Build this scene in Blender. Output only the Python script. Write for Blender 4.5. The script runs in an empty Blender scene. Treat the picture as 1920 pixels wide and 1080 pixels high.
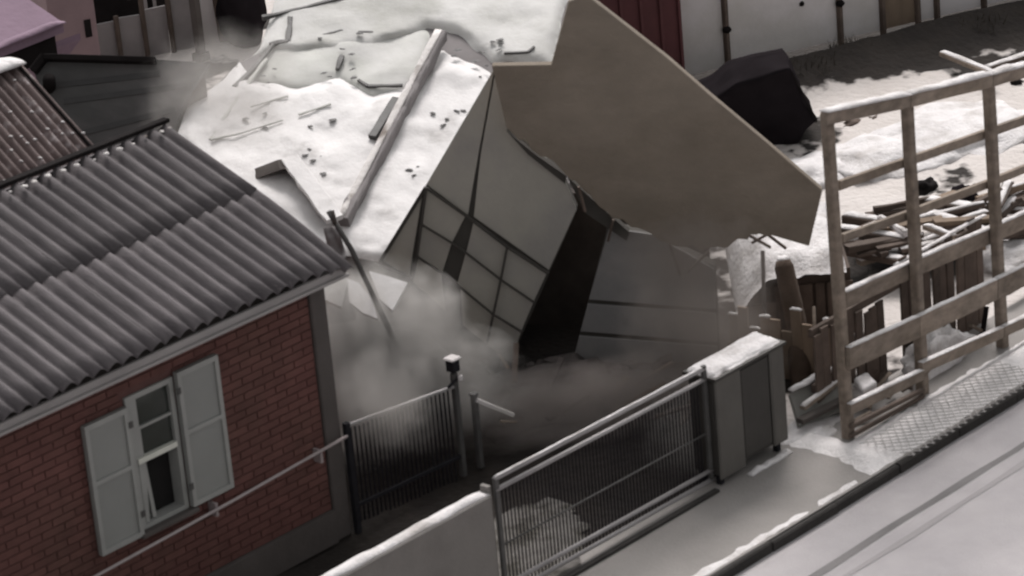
import bpy, bmesh, math, random
from mathutils import Vector, noise
random.seed(7)
R = math.radians
scene = bpy.context.scene

# ------------------------------------------------------------------ camera
# x runs along the street, y away from it into the plots, z up; the origin is
# the foot of the brick house's street corner.  Units are metres.
F, PITCH, ROLL, AZ = 6255.0, R(21.4), R(5.24), R(44.0)
CAM = Vector((-19.59, -21.37, 13.7))
fw = Vector((math.cos(AZ)*math.cos(PITCH), math.sin(AZ)*math.cos(PITCH), -math.sin(PITCH)))
r0 = Vector((math.sin(AZ), -math.cos(AZ), 0)); u0 = r0.cross(fw)
rt = r0*math.cos(ROLL) - u0*math.sin(ROLL)
up = r0*math.sin(ROLL) + u0*math.cos(ROLL)
cd = bpy.data.cameras.new('camera'); cam = bpy.data.objects.new('camera', cd)
scene.collection.objects.link(cam); scene.camera = cam
from mathutils import Matrix
m = Matrix((rt, up, -fw)).transposed().to_4x4(); m.translation = CAM
cam.matrix_world = m
cd.sensor_width = 36; cd.lens = F/1920*36; cd.clip_start = 0.5; cd.clip_end = 2000
cd.dof.use_dof = True; cd.dof.focus_distance = 400; cd.dof.aperture_fstop = 4.8   # slightly missed focus

# ------------------------------------------------------------------ light
world = bpy.data.worlds.new('World'); scene.world = world; world.use_nodes = True
nt = world.node_tree; bg = nt.nodes['Background']
sky = nt.nodes.new('ShaderNodeTexSky'); sky.sky_type = 'NISHITA'; sky.sun_disc = False
SUN_EL, SUN_AZ = R(50), R(40)            # azimuth from +x, counter-clockwise
sky.sun_elevation = SUN_EL; sky.sun_rotation = math.pi/2 - SUN_AZ
sky.dust_density = 4.0; sky.air_density = 1.0; sky.ozone_density = 0.6
hs = nt.nodes.new('ShaderNodeHueSaturation'); hs.inputs['Saturation'].default_value = 0.03   # overcast: nearly grey
nt.links.new(sky.outputs[0], hs.inputs['Color']); nt.links.new(hs.outputs[0], bg.inputs['Color'])
bg.inputs['Strength'].default_value = 0.115
sd = bpy.data.lights.new('sun', 'SUN'); sd.energy = 1.5; sd.angle = R(18); sd.color = (1.0, 0.935, 0.905)
sun = bpy.data.objects.new('sun', sd); scene.collection.objects.link(sun)
sdir = Vector((math.cos(SUN_AZ)*math.cos(SUN_EL), math.sin(SUN_AZ)*math.cos(SUN_EL), math.sin(SUN_EL)))
sun.rotation_euler = sdir.to_track_quat('Z', 'Y').to_euler()
vs = scene.view_settings; vs.view_transform = 'Standard'; vs.look = 'None'; vs.exposure = 0.6; vs.gamma = 1.0
vs.use_curve_mapping = False
scene.cycles.use_denoising = True
scene.cycles.max_bounces = 6; scene.cycles.diffuse_bounces = 3; scene.cycles.volume_bounces = 1
scene.cycles.volume_step_rate = 2.0; scene.cycles.volume_max_steps = 128
scene.cycles.caustics_reflective = False; scene.cycles.caustics_refractive = False

# ------------------------------------------------------------------ surveying helpers
def ray(x, y): return fw + rt*((x-960)/F) - up*((y-540)/F)
def hx(x, y, v): d = ray(x, y); return CAM + d*((v-CAM.x)/d.x)
def hy(x, y, v): d = ray(x, y); return CAM + d*((v-CAM.y)/d.y)
def hz(x, y, v=0.0): d = ray(x, y); return CAM + d*((v-CAM.z)/d.z)
def hd(x, y, dep): return CAM + ray(x, y)*dep
def hp(x, y, p, n): d = ray(x, y); return CAM + d*((p-CAM).dot(n)/d.dot(n))
V = Vector

# ------------------------------------------------------------------ materials
MATS = {}
def mat(name, col, rough=0.85, var=0.18, scale=4.0, bump=0.0, bscale=30.0, col2=None, mixs=1.5, thr=(0.45, 0.6), metal=0.0, objvar=0.0, stretch=None, spec=0.3):
    """colour with two-scale noise variation, optional second colour in patches, optional relief"""
    m = bpy.data.materials.new(name); m.use_nodes = True; MATS[name] = m
    nt = m.node_tree; N = nt.nodes; L = nt.links; b = N['Principled BSDF']
    b.inputs['Roughness'].default_value = rough; b.inputs['Metallic'].default_value = metal
    b.inputs['Specular IOR Level'].default_value = spec
    geo = N.new('ShaderNodeNewGeometry'); vec = geo.outputs['Position']
    if stretch:
        mp = N.new('ShaderNodeMapping'); mp.inputs['Scale'].default_value = stretch
        L.new(vec, mp.inputs['Vector']); vec = mp.outputs[0]
    def nz(s, det=5.0, rg=0.6):
        n = N.new('ShaderNodeTexNoise'); n.inputs['Scale'].default_value = s; n.inputs['Detail'].default_value = det
        n.inputs['Roughness'].default_value = rg; L.new(vec, n.inputs['Vector']); return n.outputs['Fac']
    c = N.new('ShaderNodeRGB'); c.outputs[0].default_value = (*col, 1); out = c.outputs[0]
    if col2:
        c2 = N.new('ShaderNodeRGB'); c2.outputs[0].default_value = (*col2, 1)
        mr = N.new('ShaderNodeMapRange'); mr.inputs['From Min'].default_value = thr[0]; mr.inputs['From Max'].default_value = thr[1]
        L.new(nz(mixs, 6.0), mr.inputs['Value'])
        mx = N.new('ShaderNodeMix'); mx.data_type = 'RGBA'
        L.new(mr.outputs[0], mx.inputs['Factor']); L.new(out, mx.inputs['A']); L.new(c2.outputs[0], mx.inputs['B']); out = mx.outputs['Result']
    mr = N.new('ShaderNodeMapRange'); mr.inputs['From Min'].default_value = 0.25; mr.inputs['From Max'].default_value = 0.75
    mr.inputs['To Min'].default_value = 1-var; mr.inputs['To Max'].default_value = 1+var
    L.new(nz(scale), mr.inputs['Value']); fac = mr.outputs[0]
    if objvar:
        oi = N.new('ShaderNodeObjectInfo'); m2 = N.new('ShaderNodeMapRange')
        m2.inputs['To Min'].default_value = 1-objvar; m2.inputs['To Max'].default_value = 1+objvar
        L.new(oi.outputs['Random'], m2.inputs['Value'])
        mu = N.new('ShaderNodeMath'); mu.operation = 'MULTIPLY'; L.new(fac, mu.inputs[0]); L.new(m2.outputs[0], mu.inputs[1]); fac = mu.outputs[0]
    vm = N.new('ShaderNodeVectorMath'); vm.operation = 'SCALE'; L.new(out, vm.inputs[0]); L.new(fac, vm.inputs['Scale'])
    L.new(vm.outputs[0], b.inputs['Base Color'])
    if bump:
        bp = N.new('ShaderNodeBump'); bp.inputs['Strength'].default_value = bump; bp.inputs['Distance'].default_value = 0.03
        L.new(nz(bscale, 4.0), bp.inputs['Height']); L.new(bp.outputs[0], b.inputs['Normal'])
    return m

SNOW = (0.66, 0.635, 0.635)
mat('snow', SNOW, 0.9, 0.10, 6.0, 0.8, 22.0, col2=(0.47, 0.44, 0.425), mixs=2.4, thr=(0.48, 0.68))
mat('roof_snow', (0.73, 0.71, 0.705), 0.9, 0.07, 4.0, 0.3, 14.0, col2=(0.50, 0.48, 0.47), mixs=1.6, thr=(0.55, 0.72))
mat('dirty_snow', (0.62, 0.59, 0.575), 0.9, 0.12, 3.0, 0.6, 14.0, col2=(0.22, 0.19, 0.17), mixs=1.7, thr=(0.52, 0.66))
mat('pink_snow', (0.21, 0.145, 0.19), 0.9, 0.12, 1.5, 0.4, 9.0)
mat('road', (0.36, 0.337, 0.342), 0.75, 0.07, 2.2, 0.25, 50.0, col2=(0.285, 0.268, 0.276), mixs=0.5, thr=(0.4, 0.65))
mat('track', (0.095, 0.088, 0.088), 0.6, 0.25, 1.5, 0.1, 40.0)
mat('track_faint', (0.235, 0.22, 0.223), 0.7, 0.1, 1.5, 0.1, 40.0)
mat('pavement', (0.295, 0.275, 0.262), 0.85, 0.12, 1.6, 0.35, 30.0, col2=(0.205, 0.192, 0.182), mixs=0.8, thr=(0.4, 0.65))
mat('kerb', (0.032, 0.029, 0.027), 0.9, 0.3, 5.0, 0.3, 20.0)
mat('soil', (0.045, 0.036, 0.030), 0.95, 0.35, 3.0, 0.8, 14.0, col2=(0.085, 0.075, 0.045), mixs=1.3, thr=(0.5, 0.7))
mat('mud', (0.028, 0.025, 0.025), 0.85, 0.4, 3.0, 0.8, 14.0, col2=(0.05, 0.045, 0.042), mixs=1.0, thr=(0.5, 0.7))
mat('slate', (0.102, 0.091, 0.095), 0.85, 0.28, 7.0, 0.3, 50.0, col2=(0.148, 0.134, 0.137), mixs=3.0, thr=(0.5, 0.72), objvar=0.16, stretch=(2.2, .35, .35))
mat('red_slate', (0.13, 0.098, 0.094), 0.8, 0.3, 3.0, 0.3, 40.0, col2=(0.30, 0.27, 0.27), mixs=6.0, thr=(0.55, 0.7), objvar=0.1)
mat('dark_roof', (0.062, 0.061, 0.060), 0.8, 0.25, 2.0, 0.2, 10.0, col2=(0.085, 0.08, 0.08), mixs=1.4, stretch=(1, .3, 1))
mat('felt_lap', (0.05, 0.049, 0.049), 0.8, 0.25, 2.0)
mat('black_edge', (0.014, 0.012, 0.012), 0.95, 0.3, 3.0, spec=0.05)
mat('brick', (0.132, 0.058, 0.051), 0.88, 0.2, 5.0, 0.4, 50.0, col2=(0.112, 0.055, 0.046), mixs=0.8, thr=(.4,.62), objvar=0.11)
mat('mortar', (0.108, 0.056, 0.05), 0.95, 0.2, 8.0, 0.3, 60.0)
mat('plaster', (0.085, 0.074, 0.070), 0.9, 0.2, 2.0, 0.2, 30.0)
mat('shutter', (0.25, 0.252, 0.242), 0.7, 0.07, 2.0, 0.05, 20.0)
mat('white_paint', (0.30, 0.30, 0.288), 0.6, 0.10, 4.0)
mat('bright_paint', (0.62, 0.62, 0.56), 0.6, 0.10, 4.0)
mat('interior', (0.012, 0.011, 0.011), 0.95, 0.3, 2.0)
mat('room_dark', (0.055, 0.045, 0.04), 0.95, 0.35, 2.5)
mat('fascia', (0.30, 0.28, 0.275), 0.8, 0.18, 4.0, stretch=(.4, 1, 3))
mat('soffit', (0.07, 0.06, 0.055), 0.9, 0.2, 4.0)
mat('pipe', (0.36, 0.31, 0.31), 0.5, 0.12, 6.0, metal=0.2)
mat('dark_metal', (0.020, 0.019, 0.022), 0.85, 0.3, 6.0, spec=0.1)
mat('gate_metal', (0.018, 0.016, 0.019), 0.9, 0.3, 6.0, spec=0.05)
mat('grey_metal', (0.075, 0.072, 0.07), 0.6, 0.25, 5.0)
mat('rail_metal', (0.30, 0.285, 0.285), 0.55, 0.2, 5.0, metal=0.2)
mat('concrete', (0.20, 0.186, 0.175), 0.9, 0.12, 1.5, 0.2, 40.0, col2=(0.165, 0.152, 0.143), mixs=1.0)
mat('wood', (0.22, 0.178, 0.145), 0.85, 0.38, 11.0, 0.3, 40.0, col2=(0.18, 0.143, 0.112), mixs=2.5, thr=(.45,.7), objvar=0.14, stretch=(.5, 1, 1))
mat('dark_wood', (0.098, 0.073, 0.060), 0.9, 0.3, 4.0, 0.3, 30.0, objvar=0.3)
mat('brown_wood', (0.20, 0.148, 0.108), 0.9, 0.25, 4.0, 0.3, 30.0, objvar=0.18, stretch=(1, 1, .3))
mat('log', (0.085, 0.06, 0.045), 0.9, 0.25, 6.0, 0.5, 30.0)
mat('wall_render', (0.385, 0.365, 0.325), 0.9, 0.10, 1.6, 0.15, 20.0, col2=(0.30, 0.285, 0.265), mixs=0.8, objvar=0.08)
mat('band_render', (0.238, 0.202, 0.165), 0.9, 0.12, 2.2, 0.3, 14.0, col2=(0.205, 0.172, 0.138), mixs=0.9, thr=(.42,.62), stretch=(1, 1, 1.6))
mat('panel_glaze', (0.33, 0.32, 0.295), 0.5, 0.12, 1.6, 0.1, 12.0, col2=(0.27, 0.258, 0.25), mixs=0.9, objvar=0.14)
mat('inner_render', (0.265, 0.258, 0.255), 0.9, 0.14, 1.6, 0.2, 20.0, col2=(0.20, 0.195, 0.195), mixs=0.8, objvar=0.08)
mat('band_crack', (0.13, 0.108, 0.085), 0.95, 0.2, 3.0)
mat('seam', (0.065, 0.06, 0.054), 0.95, 0.2, 3.0)
mat('cabinet', (0.095, 0.088, 0.08), 0.6, 0.15, 3.0, 0.1, 20.0)
mat('cabinet_dark', (0.045, 0.041, 0.037), 0.6, 0.15, 3.0, 0.1, 20.0)
mat('white_panel', (0.57, 0.535, 0.535), 0.8, 0.08, 1.2, 0.1, 20.0, col2=(0.49, 0.46, 0.44), mixs=0.7, objvar=0.06)
mat('grey_panel', (0.19, 0.175, 0.175), 0.85, 0.2, 2.5, objvar=0.15)
mat('red_wall', (0.085, 0.030, 0.032), 0.8, 0.2, 2.0)
mat('tarp', (0.016, 0.0135, 0.015), 1.0, 0.3, 2.0, spec=0.0)
mat('lilac_wall', (0.22, 0.155, 0.163), 0.9, 0.15, 2.0)
mat('rubble', (0.095, 0.082, 0.078), 0.95, 0.3, 3.0, 0.6, 12.0, objvar=0.25)
mat('grey_sheet', (0.20, 0.195, 0.18), 0.8, 0.15, 3.0)
mat('roof_felt', (0.50, 0.50, 0.47), 0.85, 0.12, 2.0, 0.2, 10.0, col2=(0.57, 0.56, 0.545), mixs=1.1, thr=(.45,.65))
mat('worn_snow', (0.60, 0.59, 0.575), 0.9, 0.10, 2.0, 0.3, 10.0, col2=(0.42, 0.415, 0.39), mixs=1.0, thr=(.45,.65))
mat('thin_snow', (0.14, 0.13, 0.122), 0.9, 0.3, 5.0, 0.6, 20.0, col2=(0.06, 0.054, 0.045), mixs=4.0, thr=(.45,.62))
mat('fresh_snow', (0.72, 0.69, 0.685), 0.9, 0.10, 6.0, 0.8, 22.0)
mat('wire', (0.42, 0.40, 0.39), 0.6, 0.2, 5.0)
gl = mat('glass', (0.03, 0.034, 0.03), 0.12, 0.2, 2.0, spec=0.5)

# ------------------------------------------------------------------ object helpers
COL = scene.collection
def root_loc(p):
    while p.parent: p = p.parent
    return p.location
def link(name, me, parent=None):
    o = bpy.data.objects.new(name, me); COL.objects.link(o)
    if parent: o.parent = parent
    return o
def tag(o, label=None, cat=None, group=None, kind=None):
    if label: o['label'] = label
    if cat: o['category'] = cat
    if group: o['group'] = group
    if kind: o['kind'] = kind
    return o
def thing(name, label, cat, loc=(0, 0, 0), group=None):
    o = bpy.data.objects.new(name, None); COL.objects.link(o); o.location = loc; o.empty_display_size = .2
    return tag(o, label, cat, group)
def mesh(name, vs, fs, mt, parent=None, smooth=False, base=None):
    b = root_loc(parent) if parent else (base or V((0, 0, 0)))
    me = bpy.data.meshes.new(name); me.from_pydata([V(v)-V(b) for v in vs], [], fs)
    me.materials.append(MATS[mt]); me.validate()
    if smooth:
        for p in me.polygons: p.use_smooth = True
    o = link(name, me, parent)
    if not parent: o.location = b
    return o
def merge(parts):
    vs, fs = [], []
    for v, f in parts:
        n = len(vs); vs += list(v); fs += [tuple(i+n for i in q) for q in f]
    return vs, fs
def g_prism(poly, off):
    """closed prism: polygon poly swept by vector off"""
    n = len(poly); a = [V(p) for p in poly]; b = [p+V(off) for p in a]
    fs = [tuple(range(n)), tuple(range(2*n-1, n-1, -1))]
    fs += [(i, n+i, n+(i+1) % n, (i+1) % n) for i in range(n)]
    # orient outward
    nrm = V((0, 0, 0))
    for i in range(n): nrm += a[i].cross(a[(i+1) % n])
    if nrm.dot(V(off)) > 0: fs = [tuple(reversed(f)) for f in fs][:]
    else: pass
    fs = [tuple(reversed(f)) for f in fs] if nrm.dot(V(off)) > 0 and False else fs
    return a+b, fs
def g_box(lo, hi):
    x0, y0, z0 = lo; x1, y1, z1 = hi
    v = [(x0, y0, z0), (x1, y0, z0), (x1, y1, z0), (x0, y1, z0), (x0, y0, z1), (x1, y0, z1), (x1, y1, z1), (x0, y1, z1)]
    f = [(0, 3, 2, 1), (4, 5, 6, 7), (0, 1, 5, 4), (1, 2, 6, 5), (2, 3, 7, 6), (3, 0, 4, 7)]
    return v, f
def g_beam(p, q, w, h, ref=(0, 0, 1), seg=1, jit=0.0, bev=0.0):
    """bar from p to q, width w sideways, height h along ref; slightly chamfered; optional irregularity"""
    p, q = V(p), V(q); d = (q-p).normalized(); s = d.cross(V(ref))
    if s.length < 1e-4: s = d.cross(V((1, 0, 0)))
    s.normalize(); t = s.cross(d).normalized()
    c = bev if bev else min(w, h)*0.12
    ring = [(-w/2+c, -h/2), (w/2-c, -h/2), (w/2, -h/2+c), (w/2, h/2-c), (w/2-c, h/2), (-w/2+c, h/2), (-w/2, h/2-c), (-w/2, -h/2+c)]
    vs, fs = [], []
    for i in range(seg+1):
        o = p.lerp(q, i/seg)
        for a, b in ring:
            j = 1+jit*noise.noise(V((o.x*5+a*9, o.y*5, o.z*5+b*9))) if jit else 1
            vs.append(o + s*a*j + t*b*j)
    for i in range(seg):
        for k in range(8):
            a, b = i*8+k, i*8+(k+1) % 8
            fs.append((a, b, b+8, a+8))
    fs.append(tuple(range(7, -1, -1))); fs.append(tuple(range(seg*8, seg*8+8)))
    return vs, fs
def g_tube(pts, r, n=10):
    vs, fs = [], []
    pts = [V(p) for p in pts]
    for i, p in enumerate(pts):
        d = (pts[min(i+1, len(pts)-1)]-pts[max(i-1, 0)]).normalized()
        s = d.cross(V((0, 0, 1)));
        if s.length < 1e-3: s = d.cross(V((1, 0, 0)))
        s.normalize(); t = s.cross(d)
        rr = r[i] if isinstance(r, (list, tuple)) else r
        for k in range(n):
            a = 2*math.pi*k/n; vs.append(p+s*math.cos(a)*rr+t*math.sin(a)*rr)
    for i in range(len(pts)-1):
        for k in range(n):
            a, b = i*n+k, i*n+(k+1) % n; fs.append((a, b, b+n, a+n))
    fs.append(tuple(range(n-1, -1, -1))); e = (len(pts)-1)*n; fs.append(tuple(range(e, e+n)))
    return vs, fs
def g_lump(c, sx, sy, sz, seed=0, rough=0.25, sub=3, freq=1.6, flat=True):
    """irregular heap, optionally with a flat foot"""
    bm = bmesh.new(); bmesh.ops.create_icosphere(bm, subdivisions=sub, radius=1)
    vs = []
    for v in bm.verts:
        p = v.co.normalized(); k = 1+rough*noise.fractal(p*freq+V((seed*7.3, seed*3.1, seed)), 1.0, 2.0, 4)
        z = p.z*k*sz
        if flat and z < 0: z *= 0.15
        vs.append(V(c)+V((p.x*k*sx, p.y*k*sy, z)))
    fs = [tuple(x.index for x in f.verts) for f in bm.faces]; bm.free()
    return vs, fs
def g_snowcap(p, q, w, h, seed=0, seg=24, ref=(0, 0, 1)):
    """rounded irregular ridge of snow lying on a rail from p to q"""
    p, q = V(p), V(q); d = (q-p).normalized(); s = d.cross(V(ref)).normalized(); t = s.cross(d)
    prof = [(-.5, 0), (-.46, .5), (-.28, .9), (0, 1), (.28, .9), (.46, .5), (.5, 0)]
    vs, fs = [], []; n = len(prof)
    for i in range(seg+1):
        o = p.lerp(q, i/seg); k = .75+.5*noise.noise(V((i*.37+seed*9.1, seed, .3))); kk = .9+.25*noise.noise(V((i*.29, seed*4.4, 1.7)))
        if i in (0, seg): k *= .4
        for a, b in prof: vs.append(o+s*a*w*kk+t*max(b*h*k, -.002))
    for i in range(seg):
        for j in range(n-1):
            a = i*n+j; fs.append((a, a+1, a+n+1, a+n))
        fs.append((i*n+n-1, i*n, i*n+n, i*n+2*n-1))
    fs.append(tuple(range(n-1, -1, -1))); fs.append(tuple(range(seg*n, seg*n+n)))
    return vs, fs
def g_snowslab(x0, x1, y0, y1, z, h, n=26, seed=0):
    vs, fs = [], []
    for s in (0, 1):
        for j in range(n+1):
            for i in range(n+1):
                u, v = i/n, j/n; e = min(u, 1-u)*(x1-x0), min(v, 1-v)*(y1-y0); k = min(1, min(e)/.09)
                x = x0+(x1-x0)*u; y = y0+(y1-y0)*v
                if k < .6: x += .02*noise.noise(V((v*9, u*9, seed))); y += .02*noise.noise(V((u*9, v*9, seed+4)))
                hh = h*math.sqrt(max(0, 1-(1-k)**2))*(1+.45*noise.fractal(V((x*4, y*4, seed)), 1, 2, 3))
                vs.append((x, y, z+(max(hh, 0) if s == 0 else -.002)))
    m_ = (n+1)**2
    for j in range(n):
        for i in range(n):
            q = j*(n+1)+i; fs.append((q, q+1, q+n+2, q+n+1)); fs.append((m_+q, m_+q+n+1, m_+q+n+2, m_+q+1))
    for i in range(n):
        for q, w in ((i, i+1), (n*(n+1)+i, n*(n+1)+i+1), (i*(n+1), (i+1)*(n+1)), (i*(n+1)+n, (i+1)*(n+1)+n)): fs.append((q, w, m_+w, m_+q))
    return vs, fs
def bevel(o, w=.01, s=1):
    md = o.modifiers.new('edge', 'BEVEL'); md.width = w; md.segments = s; md.limit_method = 'ANGLE'
    return o
def fix(o):
    bm = bmesh.new(); bm.from_mesh(o.data); bmesh.ops.recalc_face_normals(bm, faces=bm.faces); bm.to_mesh(o.data); bm.free(); return o
def prism(name, poly, off, mt, parent=None, base=None): return fix(mesh(name, *g_prism(poly, off), mt, parent, base=base))
def beam(name, p, q, w, h, mt, parent=None, base=None, **k): return fix(mesh(name, *g_beam(p, q, w, h, **k), mt, parent, base=base))
def tube(name, pts, r, mt, parent=None, base=None, n=10): return fix(mesh(name, *g_tube(pts, r, n), mt, parent, True, base=base))
def box(name, lo, hi, mt, parent=None, base=None): return mesh(name, *g_box(lo, hi), mt, parent, base=base)
def lump(name, c, sx, sy, sz, mt, parent=None, seed=0, base=None, **k): return mesh(name, *g_lump(c, sx, sy, sz, seed, **k), mt, parent, True, base=base)
def snowcap(name, p, q, w, h, mt='snow', parent=None, seed=0, base=None, **k): return fix(mesh(name, *g_snowcap(p, q, w, h, seed, **k), mt, parent, True, base=base))

# ================================================================== GROUND
def mud_at(x, y):
    """0 snow .. 1 bare dark earth"""
    n = noise.fractal(V((x*.7, y*.7, 3.3)), 1.0, 2.0, 4)
    m = 0.0
    def inside(x0, x1, y0, y1, e=.5):
        return min(1, max(0, (x-x0)/e+.5))*min(1, max(0, (x1-x)/e+.5))*min(1, max(0, (y-y0)/e+.5))*min(1, max(0, (y1-y)/e+.5))
    m = max(m, inside(-14, 3.9, -1.35+.5*n, 3.6))               # trodden yard
    m = max(m, inside(1.0, 3.9, -2.6, 3.6)*1.0)
    m = max(m, inside(1.5, 6.4, -1.6, 5.5))                     # under the collapse
    m = max(m, inside(6.2, 9.0, -2.0, 1.6)*(0.55+1.2*n))        # among the timber
    # bare bank below the board fence
    t = (x-12.3)/4.3; yb = 5.6-1.6*t
    m = max(m, min(1, max(0, (y-(yb-1.75-.3*n))/.35))*min(1, max(0, (yb+1-y)/.3)))
    m = max(m, 0.25+1.3*n-.1 if n > .22 else 0)
    return min(1, max(0, m))
def ground_h(x, y):
    h = .05*noise.fractal(V((x*.9, y*.9, 0)), 1.0, 2.0, 5)+.05*noise.noise(V((x*.4, y*.4, 4)))
    t = (x-12.3)/4.3; yb = 5.6-1.6*t
    h += .30*max(0, 1-abs(y-(yb-.75))/.8)
    k = min(1, max(0, (y+2.1)/.5))
    return h*k
def grid_axis(parts):
    out = []
    for a, b, st in parts:
        n = max(1, round((b-a)/st)); out += [a+(b-a)*i/n for i in range(n)]
    out.append(parts[-1][1]); return out
gx = grid_axis([(-300, -40, 40), (-40, -6, 2), (-6, 19, .14), (19, 50, 2), (50, 600, 50)])
gy = grid_axis([(-2.2, 8, .14), (8, 18, .4), (18, 40, 3), (40, 700, 60)])
vsg = [(x, y, ground_h(x, y)) for y in gy for x in gx]; nx = len(gx)
fsg = [(j*nx+i, j*nx+i+1, (j+1)*nx+i+1, (j+1)*nx+i) for j in range(len(gy)-1) for i in range(nx-1)]
go = mesh('ground', vsg, fsg, 'snow', None, True); tag(go, kind='structure')
at = go.data.attributes.new('mud', 'FLOAT', 'POINT'); at.data.foreach_set('value', [mud_at(x, y) for x, y, z in vsg])
def ground_material():
    m = bpy.data.materials.new('plot_ground'); m.use_nodes = True; N = m.node_tree.nodes; L = m.node_tree.links; b = N['Principled BSDF']
    b.inputs['Roughness'].default_value = .92; b.inputs['Specular IOR Level'].default_value = .2
    a = N.new('ShaderNodeAttribute'); a.attribute_name = 'mud'
    g = N.new('ShaderNodeNewGeometry')
    def nz(s, d=6):
        n = N.new('ShaderNodeTexNoise'); n.inputs['Scale'].default_value = s; n.inputs['Detail'].default_value = d; L.new(g.outputs['Position'], n.inputs['Vector']); return n.outputs['Fac']
    ad = N.new('ShaderNodeMath'); ad.operation = 'ADD'; L.new(a.outputs['Fac'], ad.inputs[0])
    su = N.new('ShaderNodeMapRange'); su.inputs['From Min'].default_value = .3; su.inputs['From Max'].default_value = .7; su.inputs['To Min'].default_value = -.35; su.inputs['To Max'].default_value = .35
    L.new(nz(3.5), su.inputs['Value']); L.new(su.outputs[0], ad.inputs[1])
    f = N.new('ShaderNodeMapRange'); f.inputs['From Min'].default_value = .35; f.inputs['From Max'].default_value = .65; L.new(ad.outputs[0], f.inputs['Value'])
    r1 = N.new('ShaderNodeMix'); r1.data_type = 'RGBA'; r1.inputs['A'].default_value = (.60, .56, .54, 1); r1.inputs['B'].default_value = (.46, .42, .395, 1); L.new(nz(1.6), r1.inputs['Factor'])
    r2 = N.new('ShaderNodeMix'); r2.data_type = 'RGBA'; r2.inputs['A'].default_value = (.014, .012, .012, 1); r2.inputs['B'].default_value = (.040, .033, .028, 1); L.new(nz(2.3), r2.inputs['Factor'])
    mx = N.new('ShaderNodeMix'); mx.data_type = 'RGBA'; L.new(f.outputs[0], mx.inputs['Factor']); L.new(r1.outputs['Result'], mx.inputs['A']); L.new(r2.outputs['Result'], mx.inputs['B'])
    L.new(mx.outputs['Result'], b.inputs['Base Color'])
    bp = N.new('ShaderNodeBump'); bp.inputs['Strength'].default_value = .7; bp.inputs['Distance'].default_value = .05; L.new(nz(10), bp.inputs['Height']); L.new(bp.outputs[0], b.inputs['Normal'])
    return m
go.data.materials[0] = ground_material()

# pavement: kerb line at y = -3.56, plots begin at y = -2.2
tag(box('pavement', (-300, -3.50, -.3), (600, -2.2, 0.0), 'pavement'), kind='structure')
tag(box('road', (-300, -40, -.4), (600, -3.52, -.09), 'road'), kind='structure')
def strip(name, y0, y1, z, x0, x1, mt, wob=.02, st=.25, seed=0):
    n = int((x1-x0)/st); vs, fs = [], []
    for i in range(n+1):
        x = x0+(x1-x0)*i/n; a = wob*noise.noise(V((x*.8, seed, 0))); b = wob*noise.noise(V((x*.9, seed+5, 0)))
        vs += [(x, y0+a, z), (x, y1+b, z)]
    for i in range(n): fs.append((2*i, 2*i+2, 2*i+3, 2*i+1))
    return tag(mesh(name, vs, fs, mt), kind='structure')
strip('wheel_track', -4.245, -4.155, -.086, -8, 30, 'track', .03, seed=1)
strip('wheel_track', -4.49, -4.42, -.086, -8, 30, 'track_faint', .04, seed=2)
# kerb stones: one-metre blocks with joints
kr = bpy.data.objects.new('kerb', None); COL.objects.link(kr); kr.location = (0, -3.53, 0); kr['kind'] = 'structure'
kme = None
for i in range(-4, 14):
    x = i*1.0
    if kme is None:
        o = fix(mesh('kerb_stone', *g_beam((0, 0, -.07), (.985, 0, -.07), .06, .16, bev=.015), 'kerb')); kme = o.data; o.parent = kr
    else: o = link('kerb_stone', kme, kr)
    o.location = (x, -.02+.008*math.sin(i*3.1), .006*math.sin(i*1.7)); o.rotation_euler = (0, 0, .008*math.sin(i*2.2))
# trampled snow lying on the pavement in front of the timber frame, and along the kerb
def snow_sheet(name, poly_px, z, label, th=.05, mt='snow', step=.07):
    """thin bumpy layer of snow inside an outline (ground points)"""
    pts = [V(p) if len(p) == 3 else hz(*p) for p in poly_px]
    x0, x1 = min(p.x for p in pts), max(p.x for p in pts); y0, y1 = min(p.y for p in pts), max(p.y for p in pts)
    def dist(x, y):
        ins = False; d = 9; n = len(pts)
        for i in range(n):
            a, b = pts[i], pts[(i+1) % n]
            if (a.y > y) != (b.y > y) and x < (b.x-a.x)*(y-a.y)/(b.y-a.y)+a.x: ins = not ins
            e = V((b.x-a.x, b.y-a.y)); w = V((x-a.x, y-a.y)); t = max(0, min(1, w.dot(e)/max(e.dot(e), 1e-9))); d = min(d, (w-e*t).length)
        return d if ins else -d
    nx = int((x1-x0)/step)+3; ny = int((y1-y0)/step)+3; vs, fs, keep = [], [], []
    for j in range(ny):
        for i in range(nx):
            x, y = x0-step+i*step, y0-step+j*step; y = max(y, -3.47); d = min(dist(x, y), (y+3.47)*1.2+.004)+.07*noise.noise(V((x*6, y*6, 1)))
            h = th*min(1, max(-.3, d/.18))*(1+.55*noise.fractal(V((x*5, y*5, 2)), 1, 2, 3)); vs.append((x, y, z+h)); keep.append(d > -.06)
    for j in range(ny-1):
        for i in range(nx-1):
            q = (j*nx+i, j*nx+i+1, (j+1)*nx+i+1, (j+1)*nx+i)
            if any(keep[k] for k in q): fs.append(q)
    o = mesh(name, vs, fs, mt, None, True); return tag(o, label, None, None, 'stuff')
snow_sheet('pavement_snow', [(1570, 858), (1640, 898), (1700, 866), (1930, 746), (2100, 640), (2000, 590), (1890, 655), (1735, 745), (1590, 832), (1500, 790), (1478, 835)], .0, 'trampled white snow on the pavement before the timber frame', mt='fresh_snow')
snow_sheet('kerb_snow', [(-1, -3.49, 0), (3.4, -3.49, 0), (3.5, -3.41, 0), (2.2, -3.39, 0), (1.2, -3.37, 0), (-1, -3.40, 0)], .0, 'thin line of snow left along the kerb', th=.03, mt='snow', step=.04)
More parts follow.
